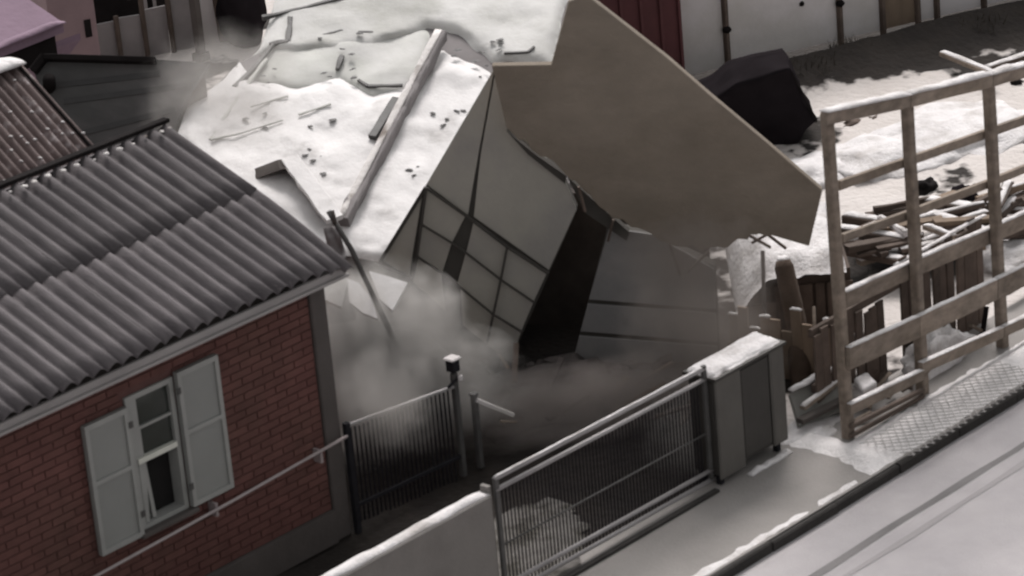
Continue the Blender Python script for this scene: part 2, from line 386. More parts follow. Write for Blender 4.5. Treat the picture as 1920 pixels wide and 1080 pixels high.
snow_sheet('yard_snow', [(930, 1080), (1065, 1075), (1085, 985), (1040, 940), (900, 990)], .02, 'patch of thin snow and dry grass seen through the sliding gate', th=.022, mt='thin_snow', step=.04)

# ================================================================== BRICK HOUSE
H = thing('brick_house', 'red brick house with white shutters and grey corrugated roof, at left', 'house', (-2.2, 0, 0))
X0, X1, Y1 = -9.0, 0.0, 4.0
EZ, RZ, RY = 2.88, 3.76, 2.0       # eave and ridge heights, ridge distance
WX0, WX1, WZ0, WZ1 = -2.50, -1.93, 1.07, 2.36
wp = []
for lo, hi in (((X0, .012, .0), (WX0, .30, 2.66)), ((WX1, .012, .0), (X1-.02, .30, 2.66)), ((WX0, .012, .0), (WX1, .30, WZ0)), ((WX0, .012, WZ1), (WX1, .30, 2.66))):
    wp.append(g_box(lo, hi))
wp.append(g_box((X1-.3, .30, 0), (X1-.02, Y1, 2.66))); wp.append(g_box((X0, Y1-.3, 0), (X1-.3, Y1, 2.66))); wp.append(g_box((X0, .30, 0), (X0+.3, Y1-.3, 2.66)))
wall = mesh('wall', *merge(wp), 'mortar', H)
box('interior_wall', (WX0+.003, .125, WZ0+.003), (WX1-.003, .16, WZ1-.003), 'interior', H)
prism('gable', [(X1-.02, .05, 2.662), (X1-.02, Y1-.05, 2.662), (X1-.02, RY, 3.66)], (-.2, 0, 0), 'mortar', H)
box('plinth', (X0, -.05, 0), (-.19, .010, .33), 'plaster', H)
bevel(box('corner_pilaster', (-.185, -.03, 0), (.015, .20, 2.70), 'plaster', H), .012)
# bricks, laid in stretcher bond, proud of the mortar
BL, BH, G, D = .25, .065, .0125, .10
brick_me = None; nparts = 0; rest = []
rows = int((2.64-.34)/(BH+G))
cand = []
for r in range(rows):
    z = .34+r*(BH+G); off = (BL+G)/2 if r % 2 else 0
    x = -.195
    first = True
    while x > X0+.3:
        ln = BL/2-.006 if (first and r % 2) else BL
        a, b = x-ln, x; first = False; x = a-G
        spans = [(a, b)]
        if z+BH > WZ0-.03 and z < WZ1+.03:
            ns = []
            for a, b in spans:
                if b <= WX0-.03 or a >= WX1+.03: ns.append((a, b))
                else:
                    if a < WX0-.05: ns.append((a, WX0-.03))
                    if b > WX1+.05: ns.append((WX1+.03, b))
            spans = ns
        for a, b in spans: cand.append((a, b, z))
def hidden(a, b, z): return (a > -3.0 and b < WX0+.05 and z > 1.1 and z < 2.3) or (a > WX1-.05 and b < -1.45 and z > 1.1 and z < 2.33)
cand.sort(key=lambda c: (hidden(*c) or c[0] < -4.3, c[2] < .62, -c[1]))
for i, (a, b, z) in enumerate(cand):
    j = .004*noise.noise(V((a*31, z*47, 0)))
    if nparts < 300 and not hidden(a, b, z):
        if abs((b-a)-BL) < 1e-4:
            if brick_me is None:
                o = mesh('brick', *g_box((0, 0, 0), (BL, .05, BH)), 'brick'); brick_me = o.data; o.parent = H
            else: o = link('brick', brick_me, H)
            o.location = V((a, -.002+j, z))-H.location
        else: mesh('brick', *g_box((a, -.002+j, z), (b, .04, z+BH)), 'brick', H)
        nparts += 1
    else: rest.append(g_box((a, -.002+j, z), (b, .04, z+BH)))
tag(mesh('brickwork', *merge(rest), 'brick', H), kind='stuff')
# window
wf = [g_box((WX0, -.015, WZ0), (WX0+.05, .12, WZ1)), g_box((WX1-.05, -.015, WZ0), (WX1, .12, WZ1)), g_box((WX0+.05, -.015, WZ1-.05), (WX1-.05, .12, WZ1)), g_box((WX0+.05, -.015, WZ0), (WX1-.05, .12, WZ0+.04))]
win = mesh('window', *merge(wf), 'white_paint', H)
box('transom', (WX0+.052, -.03, 1.70), (WX1-.052, .06, 1.75), 'bright_paint', win)
box('glazing_bar', (WX0+.052, -.005, 2.01), (WX1-.052, .05, 2.035), 'white_paint', win)
box('stile', (WX0+.052, -.004, 1.752), (WX0+.14, .04, 2.008), 'white_paint', win)
box('stile', (WX0+.052, -.004, 2.037), (WX0+.13, .04, 2.308), 'white_paint', win)
box('pane', (WX0+.131, .022, 2.037), (WX1-.052, .03, 2.308), 'glass', win)
box('pane', (WX0+.141, .022, 1.752), (WX1-.052, .03, 2.008), 'glass', win)
prism('open_sash', [(WX0+.06, -.01, 1.12), (WX0+.10, -.01, 1.12), (WX0+.14, -.01, 1.69), (WX0+.06, -.01, 1.69)], (0, .05, 0), 'white_paint', win)
prism('sash_stile', [(WX0+.17, .02, 1.12), (WX0+.21, .02, 1.12), (WX0+.17, .02, 1.69), (WX0+.13, .02, 1.69)], (0, .03, 0), 'white_paint', win)
bevel(box('window_sill', (WX0-.06, -.09, WZ0-.05), (WX1+.06, .0, WZ0-.005), 'plaster', H), .008)
for nm, x0, x1, z0, z1 in (('shutter', -3.03, -2.53, 1.05, 2.30), ('shutter', -1.92, -1.42, 1.08, 2.40)):
    sh = box(nm, (x0, -.055, z0), (x1, -.02, z1), 'shutter', H)
    zm = z0+(z1-z0)*.55
    fr = [g_box((x0, -.075, z0), (x0+.045, -.056, z1)), g_box((x1-.045, -.075, z0), (x1, -.056, z1)), g_box((x0+.045, -.075, z1-.05), (x1-.045, -.056, z1)), g_box((x0+.045, -.075, z0), (x1-.045, -.056, z0+.05)), g_box((x0+.045, -.075, zm-.02), (x1-.045, -.056, zm+.02))]
    mesh('frame', *merge(fr), 'white_paint', sh)
    hxx = x1-.012 if x0 < -2.4 else x0-.03
    for hz_ in (z0+.18, z1-.2): box('hinge', (hxx, -.085, hz_), (hxx+.045, -.077, hz_+.06), 'grey_metal', sh)
# roof structure and corrugated sheets
prism('roof_deck', [(X0, -.22, EZ-.10), (X0, RY, RZ-.06), (X0, Y1+.2, EZ-.12), (X0, Y1+.2, EZ-.16), (X0, RY, RZ-.13), (X0, -.22, EZ-.16)], (X1-X0+.02, 0, 0), 'soffit', H)
bevel(box('fascia', (X0, -.30, EZ-.19), (.06, -.255, EZ-.085), 'fascia', H), .008)
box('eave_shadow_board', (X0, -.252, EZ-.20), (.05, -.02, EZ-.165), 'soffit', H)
beam('gutter_strip', (X0, -.315, EZ-.17), (.06, -.315, EZ-.17), .03, .03, 'fascia', H)
LAM = .17
def corrugated(x0, waves, y0, z0, y1, z1, amp=.033, seg=10, ny=5, curl=0.0, th=.007, lift=0.0, LAM=LAM):
    nrm = V((0, -(z1-z0), (y1-y0))).normalized()
    n = waves*seg; vs, fs = [], []
    for side in (0, 1):
        for j in range(ny+1):
            t = j/ny
            for i in range(n+1):
                x = x0+i/seg*LAM; p = V((x, y0+(y1-y0)*t, z0+(z1-z0)*t))
                h = amp*(2*math.sqrt((math.cos(2*math.pi*i/seg)+1)/2)-1)-(th if side else 0)+lift*(1-t)
                c = -curl*max(0, (i/n-.45)/.55)**2*max(0, 1-t*1.2)**1.5
                vs.append(p+nrm*h+V((0, 0, c)))
    m_ = (ny+1)*(n+1)
    for j in range(ny):
        for i in range(n):
            a = j*(n+1)+i; fs.append((a, a+1, a+n+2, a+n+1)); fs.append((m_+a, m_+a+n+1, m_+a+n+2, m_+a+1))
    for j in range(ny):
        for i in (0, n):
            a = j*(n+1)+i; fs.append((a, a+n+1, m_+a+n+1, m_+a))
    for i in range(n):
        a = i; fs.append((a, m_+a, m_+a+1, a+1)); a = ny*(n+1)+i; fs.append((a, a+1, m_+a+1, m_+a))
    return vs, fs
W7 = 7*LAM
def slope(y): return EZ+(RZ-EZ)*(y+.34)/(RY+.34)
for k in range(7):
    x1 = .12-k*W7
    for (ya, yb, lf) in ((-.36, .92, .003), (.84, RY+.02, .007)):
        j = random.uniform(-.025, .025)
        curl = .10 if (k == 0 and ya < 0) else 0
        o = fix(mesh('roof_sheet', *corrugated(x1-W7-.05, 7, ya+j, slope(ya+j), yb, slope(yb), lift=lf+.003*(k % 2), curl=curl), 'slate', H, True))
prism('rear_slope', [(X0, RY+.03, RZ+.0), (X0, Y1+.3, EZ-.06), (X0, Y1+.3, EZ-.09), (X0, RY+.03, RZ-.03)], (X1-X0+.1, 0, 0), 'slate', H)
# ridge: dark cap with crusts of snow along it
rc = beam('ridge_cap', (X0, RY+.05, RZ+.055), (.13, RY+.05, RZ+.055), .09, .04, 'black_edge', H)
for k in range(26):
    x = .05-k*.17*1.0+random.uniform(-.03, .03)
    z_ = random.uniform(.3, .75)
    lump('ridge_snow', (x, RY-.10+random.uniform(-.05, .03), RZ+.028), .05*z_, .055*z_, .03*z_, 'dirty_snow', H, seed=k, sub=2)
# gas pipe running along the front
gp = thing('gas_pipe', 'thin pale pipe running along the brick wall below the window', 'pipe', (-2, -.12, 0))
tube('pipe_run', [(-9, -.12, .92), (-3.2, -.12, .93), (-1.5, -.12, .985), (.0, -.12, 1.05)], .016, 'pipe', gp)
for x in (-3.6, -1.7, -.35): box('bracket', (x, -.105, .9), (x+.03, -.004, 1.03), 'pipe', gp)

# ================================================================== PICKET GATE BESIDE THE HOUSE
pf = thing('picket_gate', 'dark metal picket gate between brick house and lamp post', 'gate', (.8, -.05, 0))
PY = -.06
beam('top_rail', (.06, PY, 1.12), (1.53, PY, .97), .03, .03, 'rail_metal', pf)
beam('lower_rail', (.06, PY, .28), (1.53, PY, .22), .03, .04, 'dark_metal', pf)
beam('post', (.06, PY, 0), (.06, PY, 1.15), .06, .06, 'dark_metal', pf, ref=(0, 1, 0))
pm = None
for i in range(24):
    x = .13+i*.058; 
    if pm is None:
        o = fix(mesh('picket', *g_beam((0, 0, .08), (0, 0, 1.06), .018, .012, ref=(0, 1, 0)), 'gate_metal')); pm = o.data; o.parent = pf
    else: o = link('picket', pm, pf)
    o.location = V((x, PY+.02, -.01-.09*i/21+.02*random.random()))-pf.location
lp = thing('lamp_post', 'dark slim post with white capped lamp box beside the picket gate', 'lamp post', (1.56, -.05, 0))
beam('post', (1.56, -.05, 0), (1.56, -.05, 1.10), .06, .06, 'grey_metal', lp, ref=(0, 1, 0))
bevel(box('lamp_box', (1.515, -.10, 1.12), (1.615, .01, 1.24), 'dark_metal', lp), .01)
bevel(box('cap', (1.495, -.115, 1.242), (1.635, .025, 1.268), 'white_panel', lp), .012)
bevel(box('switch', (1.545, -.14, 1.03), (1.60, -.111, 1.09), 'white_panel', lp), .008)
beam('arm', (1.44, -.08, 1.0), (1.60, -.08, 1.06), .03, .02, 'dark_metal', lp)
p2 = thing('gate_post', 'second slim grey metal post right of the lamp post', 'post', (1.80, -.06, 0))
beam('shaft', (1.80, -.06, 0), (1.80, -.06, .78), .06, .06, 'grey_metal', p2, ref=(0, 1, 0)); beam('cap', (1.80, -.06, .781), (1.80, -.06, .80), .075, .075, 'grey_metal', p2, ref=(0, 1, 0))

# ================================================================== CONCRETE WALL, SLIDING GATE, CABINET
cw = thing('concrete_wall', 'low grey concrete wall capped with a line of snow', 'wall', (-3, -2.2, 0))
bevel(box('wall_slab', (-9, -2.32, -.02), (-.37, -2.14, 1.13), 'concrete', cw), .01)
snowcap('snow_cap', (-9, -2.23, 1.125), (-.36, -2.23, 1.125), .15, .05, 'snow', cw, seed=3, seg=90)
beam('end_post', (-.345, -2.23, 0), (-.345, -2.23, 1.2), .045, .10, 'concrete', cw, ref=(0, 1, 0))
sg = thing('sliding_gate', 'dark sliding gate of thin bars with double pale top rail', 'gate', (1.2, -2.3, 0))
GY = -2.31
for z, mt in ((1.265, 'rail_metal'), (1.155, 'rail_metal'), (.60, 'grey_metal'), (.20, 'rail_metal'), (.10, 'rail_metal')):
    tube('rail', [(-.31, GY, z), (2.68, GY, z-.03)], .022 if z > 1 or z < .3 else .010, mt, sg)
for x in (-.29, 2.66): beam('stile', (x, GY, .06), (x, GY, 1.27), .05, .04, 'grey_metal', sg, ref=(0, 1, 0))
bm_ = None
for i in range(60):
    if bm_ is None:
        o = fix(mesh('bar', *g_beam((0, 0, .10), (0, 0, 1.15), .012, .010, ref=(0, 1, 0)), 'gate_metal')); bm_ = o.data; o.parent = sg
    else: o = link('bar', bm_, sg)
    o.location = V((-.24+i*.0478, GY+.03, -.0005*i))-sg.location
tag(box('gate_track', (-.3, -2.46, .0), (2.6, -2.40, .03), 'kerb'), kind='structure')
snowcap('rail_snow', (-.3, GY, 1.285), (2.66, GY, 1.255), .03, .012, 'snow', sg, seed=5, seg=60)

cb = thing('metal_cabinet', 'grey metal cabinet on short legs with snow on top, at gate end', 'cabinet', (3.2, -2.1, 0))
CX0, CX1, CY0, CY1 = 2.70, 3.74, -2.40, -2.06
bevel(box('body', (CX0, CY0+.02, .10), (CX1, CY1, 1.10), 'cabinet_dark', cb), .02)
bevel(box('corner_panel', (CX0-.01, CY0-.02, .07), (CX0+.38, CY0+.018, 1.12), 'cabinet', cb), .015)
bevel(box('door', (CX0+.39, CY0-.005, .15), (CX1-.22, CY0+.018, 1.08), 'cabinet_dark', cb), .012)
bevel(box('corner_panel', (CX1-.21, CY0-.02, .10), (CX1+.01, CY0+.018, 1.12), 'cabinet', cb), .015)
prism('top_edge', [(CX0-.03, CY0-.04, 1.115), (CX1+.03, CY0-.04, 1.115), (CX1+.03, CY1+.03, 1.115), (CX0-.03, CY1+.03, 1.115)], (0, 0, .03), 'cabinet_dark', cb)
mesh('snow_cap', *g_snowslab(CX0-.01, CX1+.01, CY0+.0, CY1+.01, 1.143, .05), 'snow', cb, True)
for x in (CX0+.03, CX1-.12): bevel(box('leg', (x, CY0+.03, -.02), (x+.06, CY0+.09, .10), 'dark_metal', cb), .005)
for x in (CX0+.03, CX1-.12): bevel(box('leg', (x, CY1-.12, -.02), (x+.06, CY1-.06, .10), 'dark_metal', cb), .005)
snowcap('pavement_ice', (CX0+.35, -2.47, 0.0), (CX1-.05, -2.47, 0.0), .10, .05, 'snow', cb, seed=8, seg=20)

# ================================================================== COLLAPSING HOUSE
BX = thing('collapsing_house', 'collapsing house with snowy roof and tilted grey panel walls', 'house', (4.6, 2.4, 0))
wp0 = V((3.7, 1.31, 0)); wn = V((-.82, -.57, -.05)).normalized()
def W(x, y, off=0.0): return hp(x, y, wp0+wn*off, wn)
def wslab(name, px, off, th, mt, parent=BX):
    """slab in the leaning facade; off = how far its face stands in front of the facade plane"""
    o = prism(name, [W(x, y, off) for x, y in px], -wn*th, mt, parent); return o
# structural leaf (dark, seen only in the joints) with the doorway left open
wslab('facade_core', [(930, 128), (714, 494), (768, 526), (775, 600), (840, 660), (900, 705), (946, 702), (1030, 512), (1080, 395), (1055, 335), (965, 235)], 0, .16, 'seam')
# plain render above the panels, split by the crack
for nm, px in (('render_panel', [(927, 128), (897, 290), (886, 352), (877, 404), (806, 351), (800, 345)]),
               ('render_panel', [(930, 128), (965, 232), (1056, 332), (1081, 394), (1029, 507), (888, 407), (894, 352), (901, 290)]),
               ('gusset_panel', [(792, 364), (717, 489), (767, 519)])):
    bevel(wslab(nm, px, .028, .03, 'wall_render'), .006)
# square panels
T0 = [(799, 352), (879, 408), (951, 462), (1027, 511)]
T1 = [(788, 420), (858, 464), (938, 526), (1001, 567)]
T2 = [(780, 480), (843, 524), (925, 592), (978, 622)]
T3 = [(772, 528), (860, 606), (914, 648), (958, 684)]
def lerp2(a, b, t): return (a[0]+(b[0]-a[0])*t, a[1]+(b[1]-a[1])*t)
def inset(q, g):
    cx = sum(p[0] for p in q)/4; cy = sum(p[1] for p in q)/4; out = []
    for p in q:
        d = math.hypot(p[0]-cx, p[1]-cy); out.append((p[0]+(cx-p[0])*g/d, p[1]+(cy-p[1])*g/d))
    return out
rowsT = [T0, T1, T2, T3]
for r in range(3):
    for c in range(3):
        a, b = rowsT[r], rowsT[r+1]
        q = [a[c], a[c+1], b[c+1], b[c]]
        if c == 0: q[1] = lerp2(q[1], q[0], .06+.09*r); q[2] = lerp2(q[2], q[3], .15+.07*r)
        if c == 1: q[0] = lerp2(q[0], q[1], .12+.06*r); q[3] = lerp2(q[3], q[2], .18-.03*r)
        bevel(wslab('facade_panel', inset(q, 1.2), .022+random.uniform(-.006, .008), .03, 'wall_render'), .006)
def bars(line, w, nm):
    pts = [W(x, y, .085) for x, y in line]
    for i in range(len(pts)-1): beam(nm, pts[i], pts[i+1], .03, w, 'seam', BX, ref=wn.cross((pts[i+1]-pts[i]).normalized()))
bars([(799, 352), (879, 408), (951, 463), (1027, 512)], .028, 'grid_bar')
bars([(790, 421), (858, 462), (938, 524), (1001, 567)], .017, 'grid_bar')
bars([(782, 481), (843, 522), (925, 590), (978, 622)], .017, 'grid_bar')
bars([(799, 352), (790, 421), (782, 481), (773, 528)], .028, 'grid_upright')
bars([(951, 463), (939, 525), (925, 590), (912, 650)], .026, 'grid_upright')
# second piece of facade right of the doorway, dropped back
W2 = lambda x, y, o=0.: W(x, y, -.22+o)
prism('inner_wall_core', [W2(1140, 425), W2(1215, 440), W2(1340, 500), W2(1352, 700), (W2(1200, 745)), W2(1068, 700)], -wn*.15, 'seam', BX)
sid = [[(1142, 428), (1225, 440), (1340, 505), (1342, 580), (1104, 562)], [(1102, 570), (1342, 588), (1345, 642), (1088, 622)], [(1086, 630), (1345, 650), (1348, 700), (1200, 742), (1070, 695)]]
for q in sid:
    bevel(prism('siding_board', [W2(x, y, .03) for x, y in q], -wn*.028, 'inner_render', BX), .006)
# dark room behind
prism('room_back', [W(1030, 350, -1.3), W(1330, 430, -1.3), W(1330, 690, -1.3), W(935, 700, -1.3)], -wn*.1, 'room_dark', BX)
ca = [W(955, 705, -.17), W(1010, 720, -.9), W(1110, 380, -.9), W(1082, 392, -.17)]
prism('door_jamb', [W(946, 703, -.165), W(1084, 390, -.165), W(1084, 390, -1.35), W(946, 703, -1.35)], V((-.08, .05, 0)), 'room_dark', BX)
# overhanging upper band of wall, torn off and dropping to the right
s1 = W(1092, 200, .30); sn = V((-.80, -.60, -.22)).normalized()
if sn.dot(fw) > 0: sn = -sn
S = lambda x, y, o=0.: hp(x, y, s1+sn*o, sn)
low = [(1517, 462), (1450, 446), (1398, 448), (1345, 470), (1270, 462), (1180, 426), (1105, 372), (1062, 322), (1005, 285), (950, 240)]
rag = [low[0]]
for i in range(1, len(low)-1):
    for k in range(5):
        t = k/5; x = low[i][0]+(low[i+1][0]-low[i][0])*t; y = low[i][1]+(low[i+1][1]-low[i][1])*t
        rag.append((x+random.uniform(-5, 5), y+random.uniform(-8, 8)))
rag.append(low[-1])
band = prism('upper_wall_band', [S(x, y) for x, y in [(922, 124), (1034, 122), (1066, 4), (1098, -10), (1252, 110), (1330, 178), (1440, 270), (1542, 358)]+rag], -sn*.08, 'band_render', BX)
for k, (x, y, dx, dy) in enumerate([(1385, 430, 60, 34), (1410, 455, 52, -28), (1440, 440, 34, 26), (1330, 470, -40, 40), (1255, 455, 20, 60), (1150, 412, -10, 40), (1085, 350, 12, 46)]):
    beam('hanging_batten', S(x, y, -.06), S(x+dx, y+dy, -.02), .035, .025, 'dark_wood', BX)
bevel(band, .015)
for q in ([(1062, 330), (1180, 436), (1175, 452), (1098, 400)], [(950, 246), (1005, 291), (1062, 330), (1060, 345), (990, 290)]):
    prism('torn_edge', [S(x, y, -.1) for x, y in q], -sn*.08, 'seam', BX)
# roof: gently sloping deck under snow, behind the facade
rp = [hd(705, 500, 35.9), hd(345, 205, 38.3), hd(930, 118, 38.7)]
rn = (rp[1]-rp[0]).cross(rp[2]-rp[0]).normalized()
if rn.z < 0: rn = -rn
RF = lambda x, y, o=0.: hp(x, y, rp[0]+rn*o, rn)
outline = [(712, 492), (600, 470), (470, 420), (330, 260), (352, 196), (405, 160), (448, 118), (484, 100), (505, 40), (525, -40), (800, -70), (1080, -60), (1036, 124), (1150, 250), (1000, 420), (800, 520)]
deck = prism('roof_deck', [RF(x, y, -.03) for x, y in outline], -rn*.14, 'grey_panel', BX)
# walls under the sunken roof
c0 = V((0, 0, 0))
for x, y in outline: c0 += RF(x, y)
c0 /= len(outline)
def drop(p): return V((p.x, p.y, 0))
lowring = [c0+(RF(x, y, -.18)-c0)*.88 for x, y in outline]
n = len(lowring)
fix(mesh('under_wall', lowring+[V((p.x, p.y, -.05)) for p in lowring], [tuple(range(n)), tuple(range(2*n-1, n-1, -1))]+[(i, n+i, n+(i+1) % n, (i+1) % n) for i in range(n)], 'rubble', BX))
# snow blanket on the roof: bumpy grid clipped to the outline
def clamp_deck(x, y, pad=3):
    ins = False; best = (1e9, x, y); n_ = len(outline)
    for i in range(n_):
        ax, ay = outline[i]; bx, by = outline[(i+1) % n_]
        if (ay > y) != (by > y) and x < (bx-ax)*(y-ay)/(by-ay)+ax: ins = not ins
        ex, ey = bx-ax, by-ay; t = max(0, min(1, ((x-ax)*ex+(y-ay)*ey)/max(ex*ex+ey*ey, 1e-9))); qx, qy = ax+ex*t, ay+ey*t
        d = math.hypot(x-qx, y-qy)
        if d < best[0]: best = (d, qx, qy)
    return (x, y) if ins else (best[1], best[2])
def blanket(name, px, th, mt, parent, step=7, rag=7, amp=.5, seed=0):
    def inside(x, y):
        ins = False; d = 1e9; n = len(px)
        for i in range(n):
            ax, ay = px[i]; bx, by = px[(i+1) % n]
            if (ay > y) != (by > y) and x < (bx-ax)*(y-ay)/(by-ay)+ax: ins = not ins
            ex, ey = bx-ax, by-ay; t = max(0, min(1, ((x-ax)*ex+(y-ay)*ey)/max(ex*ex+ey*ey, 1e-9))); d = min(d, math.hypot(x-ax-ex*t, y-ay-ey*t))
        return d if ins else -d
    xs = range(int(min(p[0] for p in px))-step, int(max(p[0] for p in px))+2*step, step); ys = range(int(min(p[1] for p in px))-step, int(max(p[1] for p in px))+2*step, step)
    vs, fs, kp = [], [], []; nx = len(xs)
    for y in ys:
        for x in xs:
            X, Y = clamp_deck(x, y); d = inside(X, Y)+rag*noise.noise(V((X*.03, Y*.03, seed)))
            h = (max(-.07, .1*d/14) if d < 0 else th*min(1, d/14))*(1+amp*noise.fractal(V((X*.012, Y*.02, seed+3)), 1, 2, 4)); vs.append(RF(X, Y, h)); kp.append(d > -22)
    for j in range(len(ys)-1):
        for i in range(nx-1):
            q = (j*nx+i, j*nx+i+1, (j+1)*nx+i+1, (j+1)*nx+i)
            if all(kp[k] for k in q): fs.append(q)
    return fix(mesh(name, vs, fs, mt, parent, True))
blanket('roof_snow', [(708, 488), (600, 470), (470, 420), (335, 258), (352, 200), (405, 164), (448, 122), (470, 150), (560, 165), (640, 145), (700, 180), (760, 165), (800, 140), (830, 100), (905, 130), (918, 140), (1000, 300), (900, 400)], .08, 'roof_snow', deck, seed=1)
blanket('roof_snow', [(488, 98), (508, 44), (526, -38), (800, -68), (1076, -58), (1032, 118), (925, 112), (860, 60), (800, 50), (700, 90), (560, 100), (520, 95)], .06, 'worn_snow', deck, seed=2)
blanket('roof_snow', [(470, 150), (500, 90), (560, 60), (700, 70), (800, 60), (800, 140), (760, 170), (700, 185), (640, 150), (560, 170)], .035, 'roof_felt', deck, seed=6, amp=.9)
# lap joints across the deck, torn folds; felt-coloured strips draw faint shadow lines
def rline(name, px, w, h, mt, o=.05, parent=BX):
    pts = [RF(x, y, o) for x, y in px]; gs = [g_beam(pts[i], pts[i+1], w, h, ref=rn, seg=6, jit=.5) for i in range(len(pts)-1)]
    return fix(mesh(name, *merge(gs), mt, parent))
rline('roof_lap_or_shade', [(492, 34), (560, 18), (655, -6)], .05, .05, 'grey_metal', .06)
rline('roof_lap_or_shade', [(505, 82), (560, 78), (640, 58), (700, 62)], .03, .03, 'grey_metal', .045)
rline('torn_fold_or_shade', [(545, 34), (540, 78), (508, 84)], .06, .05, 'grey_metal', .06)
rline('torn_fold_or_shade', [(512, 84), (480, 125), (440, 165)], .05, .05, 'grey_metal', .07)
rline('torn_fold_or_shade', [(500, 110), (470, 150), (425, 215), (395, 262)], .04, .03, 'roof_felt', .075)  # felt-coloured strip painting a faint shadow line across the snow
rline('roof_lap_or_shade', [(395, 262), (450, 250), (530, 225)], .02, .02, 'roof_felt', .10)  # this and the next two strips also paint soft shadow lines
rline('roof_lap_or_shade', [(470, 200), (540, 180)], .02, .02, 'roof_felt', .10)
rline('roof_lap_or_shade', [(560, 215), (620, 195)], .025, .02, 'roof_felt', .10)
rline('torn_fold_or_shade', [(672, 150), (690, 162), (755, 160)], .04, .03, 'grey_metal', .06)
rline('torn_fold_or_shade', [(632, 130), (642, 106)], .05, .04, 'grey_metal', .06)
rline('torn_fold_or_shade', [(945, 100), (990, 98), (1002, 88)], .03, .03, 'grey_metal', .08)
# ridge beam lying down the roof, snow on its left flank
b0, b1 = RF(828, 66, .14), RF(644, 418, .14)
rb = beam('roof_beam', b0, b1, .13, .16, 'grey_panel', BX, ref=rn, seg=24, jit=.35)
snowcap('beam_snow', b0+rn*.08-rt*.03, b1+rn*.08-rt*.03, .09, .02, 'dirty_snow', rb, seed=4, ref=rn)
rline('loose_plank', [(743, 186), (698, 258)], .10, .06, 'grey_metal', .12)
# broken dormer kerb
dm = prism('dormer_side', [RF(462, 322, .02), RF(540, 300, .02), RF(540, 296, .26), RF(520, 300, .26)], RF(545, 318)-RF(540, 300), 'soffit', BX)
prism('dormer_side', [RF(538, 300, .05), RF(622, 415, .05), RF(622, 412, .22), RF(540, 296, .24)], V((.06, -.03, 0)), 'soffit', BX)
beam('dormer_kerb', RF(541, 297, .26), RF(628, 412, .24), .20, .06, 'roof_snow', BX, ref=rn, seg=10, jit=.2)
# scattered dark chips of felt on the snow
for i in range(46):
    x, y = random.choice([(random.uniform(600, 700), random.uniform(60, 150)), (random.uniform(840, 960), random.uniform(60, 160)), (random.uniform(760, 880), random.uniform(180, 330)), (random.uniform(560, 660), random.uniform(220, 330)), (random.uniform(420, 520), random.uniform(100, 240))])
    if x > 925-(y-118)*.57: continue
    mesh('felt_chip', *g_lump(RF(x, y, .09), random.uniform(.015, .05), random.uniform(.015, .05), .008, i, .9, 2, 2.5), 'grey_metal', BX)
# fallen front tip of the roof
fn_ = V((-.42, -.42, .80)).normalized()
def frag(px, dep, mt, th=.05):
    c_ = hd(*px[0], dep); prism('fallen_roof_piece', [hp(x, y, c_, fn_) for x, y in px], -fn_*th, mt, BX)
frag([(692, 508), (728, 518), (764, 530), (750, 556), (736, 582), (712, 560)], 33.0, 'roof_snow')
frag([(650, 522), (672, 530), (697, 560), (708, 597), (680, 586), (655, 566)], 32.75, 'roof_snow')
frag([(602, 505), (640, 498), (652, 530), (640, 575), (606, 560)], 32.6, 'worn_snow')
beam('fascia_strip', W(700, 498, .1), W(772, 526, .06), .04, .06, 'seam', BX)
beam('fascia_strip', W(798, 352, .05), W(712, 492, .05), .03, .04, 'seam', BX)

# poles and torn sheet by the house corner
lpole = thing('leaning_pole', 'dark long pole leaning at the corner of the grey corrugated roof', 'pole', hz(720, 640))
tube('shaft', [hd(616, 396, 32.2), hd(660, 470, 32.3), hd(718, 594, 32.75), hz(790, 745)], [.026, .028, .03, .03], 'grey_metal', lpole)
tube('stub', [hd(622, 395, 32.2), hd(628, 420, 32.22)], .025, 'soffit', lpole)
ts = thing('torn_metal_sheet', 'crumpled grey metal sheet hanging by the corrugated roof corner', 'sheet', hz(650, 760))
def crumple(name, px, dep, parent, mt, seed, amp=.12, n=9, th=.012):
    a, b, c, d = [hd(x, y, dep) for x, y in px]; vs, fs = [], []
    for s in (0, 1):
        for j in range(n+1):
            for i in range(n+1):
                u, v = i/n, j/n; p = a.lerp(b, u).lerp(d.lerp(c, u), v)
                k = noise.fractal(V((u*2.3, v*2.3, seed)), 1, 2, 3)*amp; vs.append(p+fw*(k+th*s))
    m_ = (n+1)**2
    for j in range(n):
        for i in range(n):
            q = j*(n+1)+i; fs.append((q, q+1, q+n+2, q+n+1)); fs.append((m_+q, m_+q+n+1, m_+q+n+2, m_+q+1))
    for i in range(n):
        for q, w in ((i, i+1), (n*(n+1)+i, n*(n+1)+i+1), (i*(n+1), (i+1)*(n+1)), (i*(n+1)+n, (i+1)*(n+1)+n)): fs.append((q, w, m_+w, m_+q))
    return fix(mesh(name, vs, fs, mt, parent, True))
crumple('sheet', [(606, 428), (634, 424), (650, 484), (622, 496)], 32.4, ts, 'grey_panel', 1, .08)
crumple('sheet_fold', [(596, 520), (650, 530), (670, 600), (604, 610)], 32.8, ts, 'grey_panel', 2, .15)

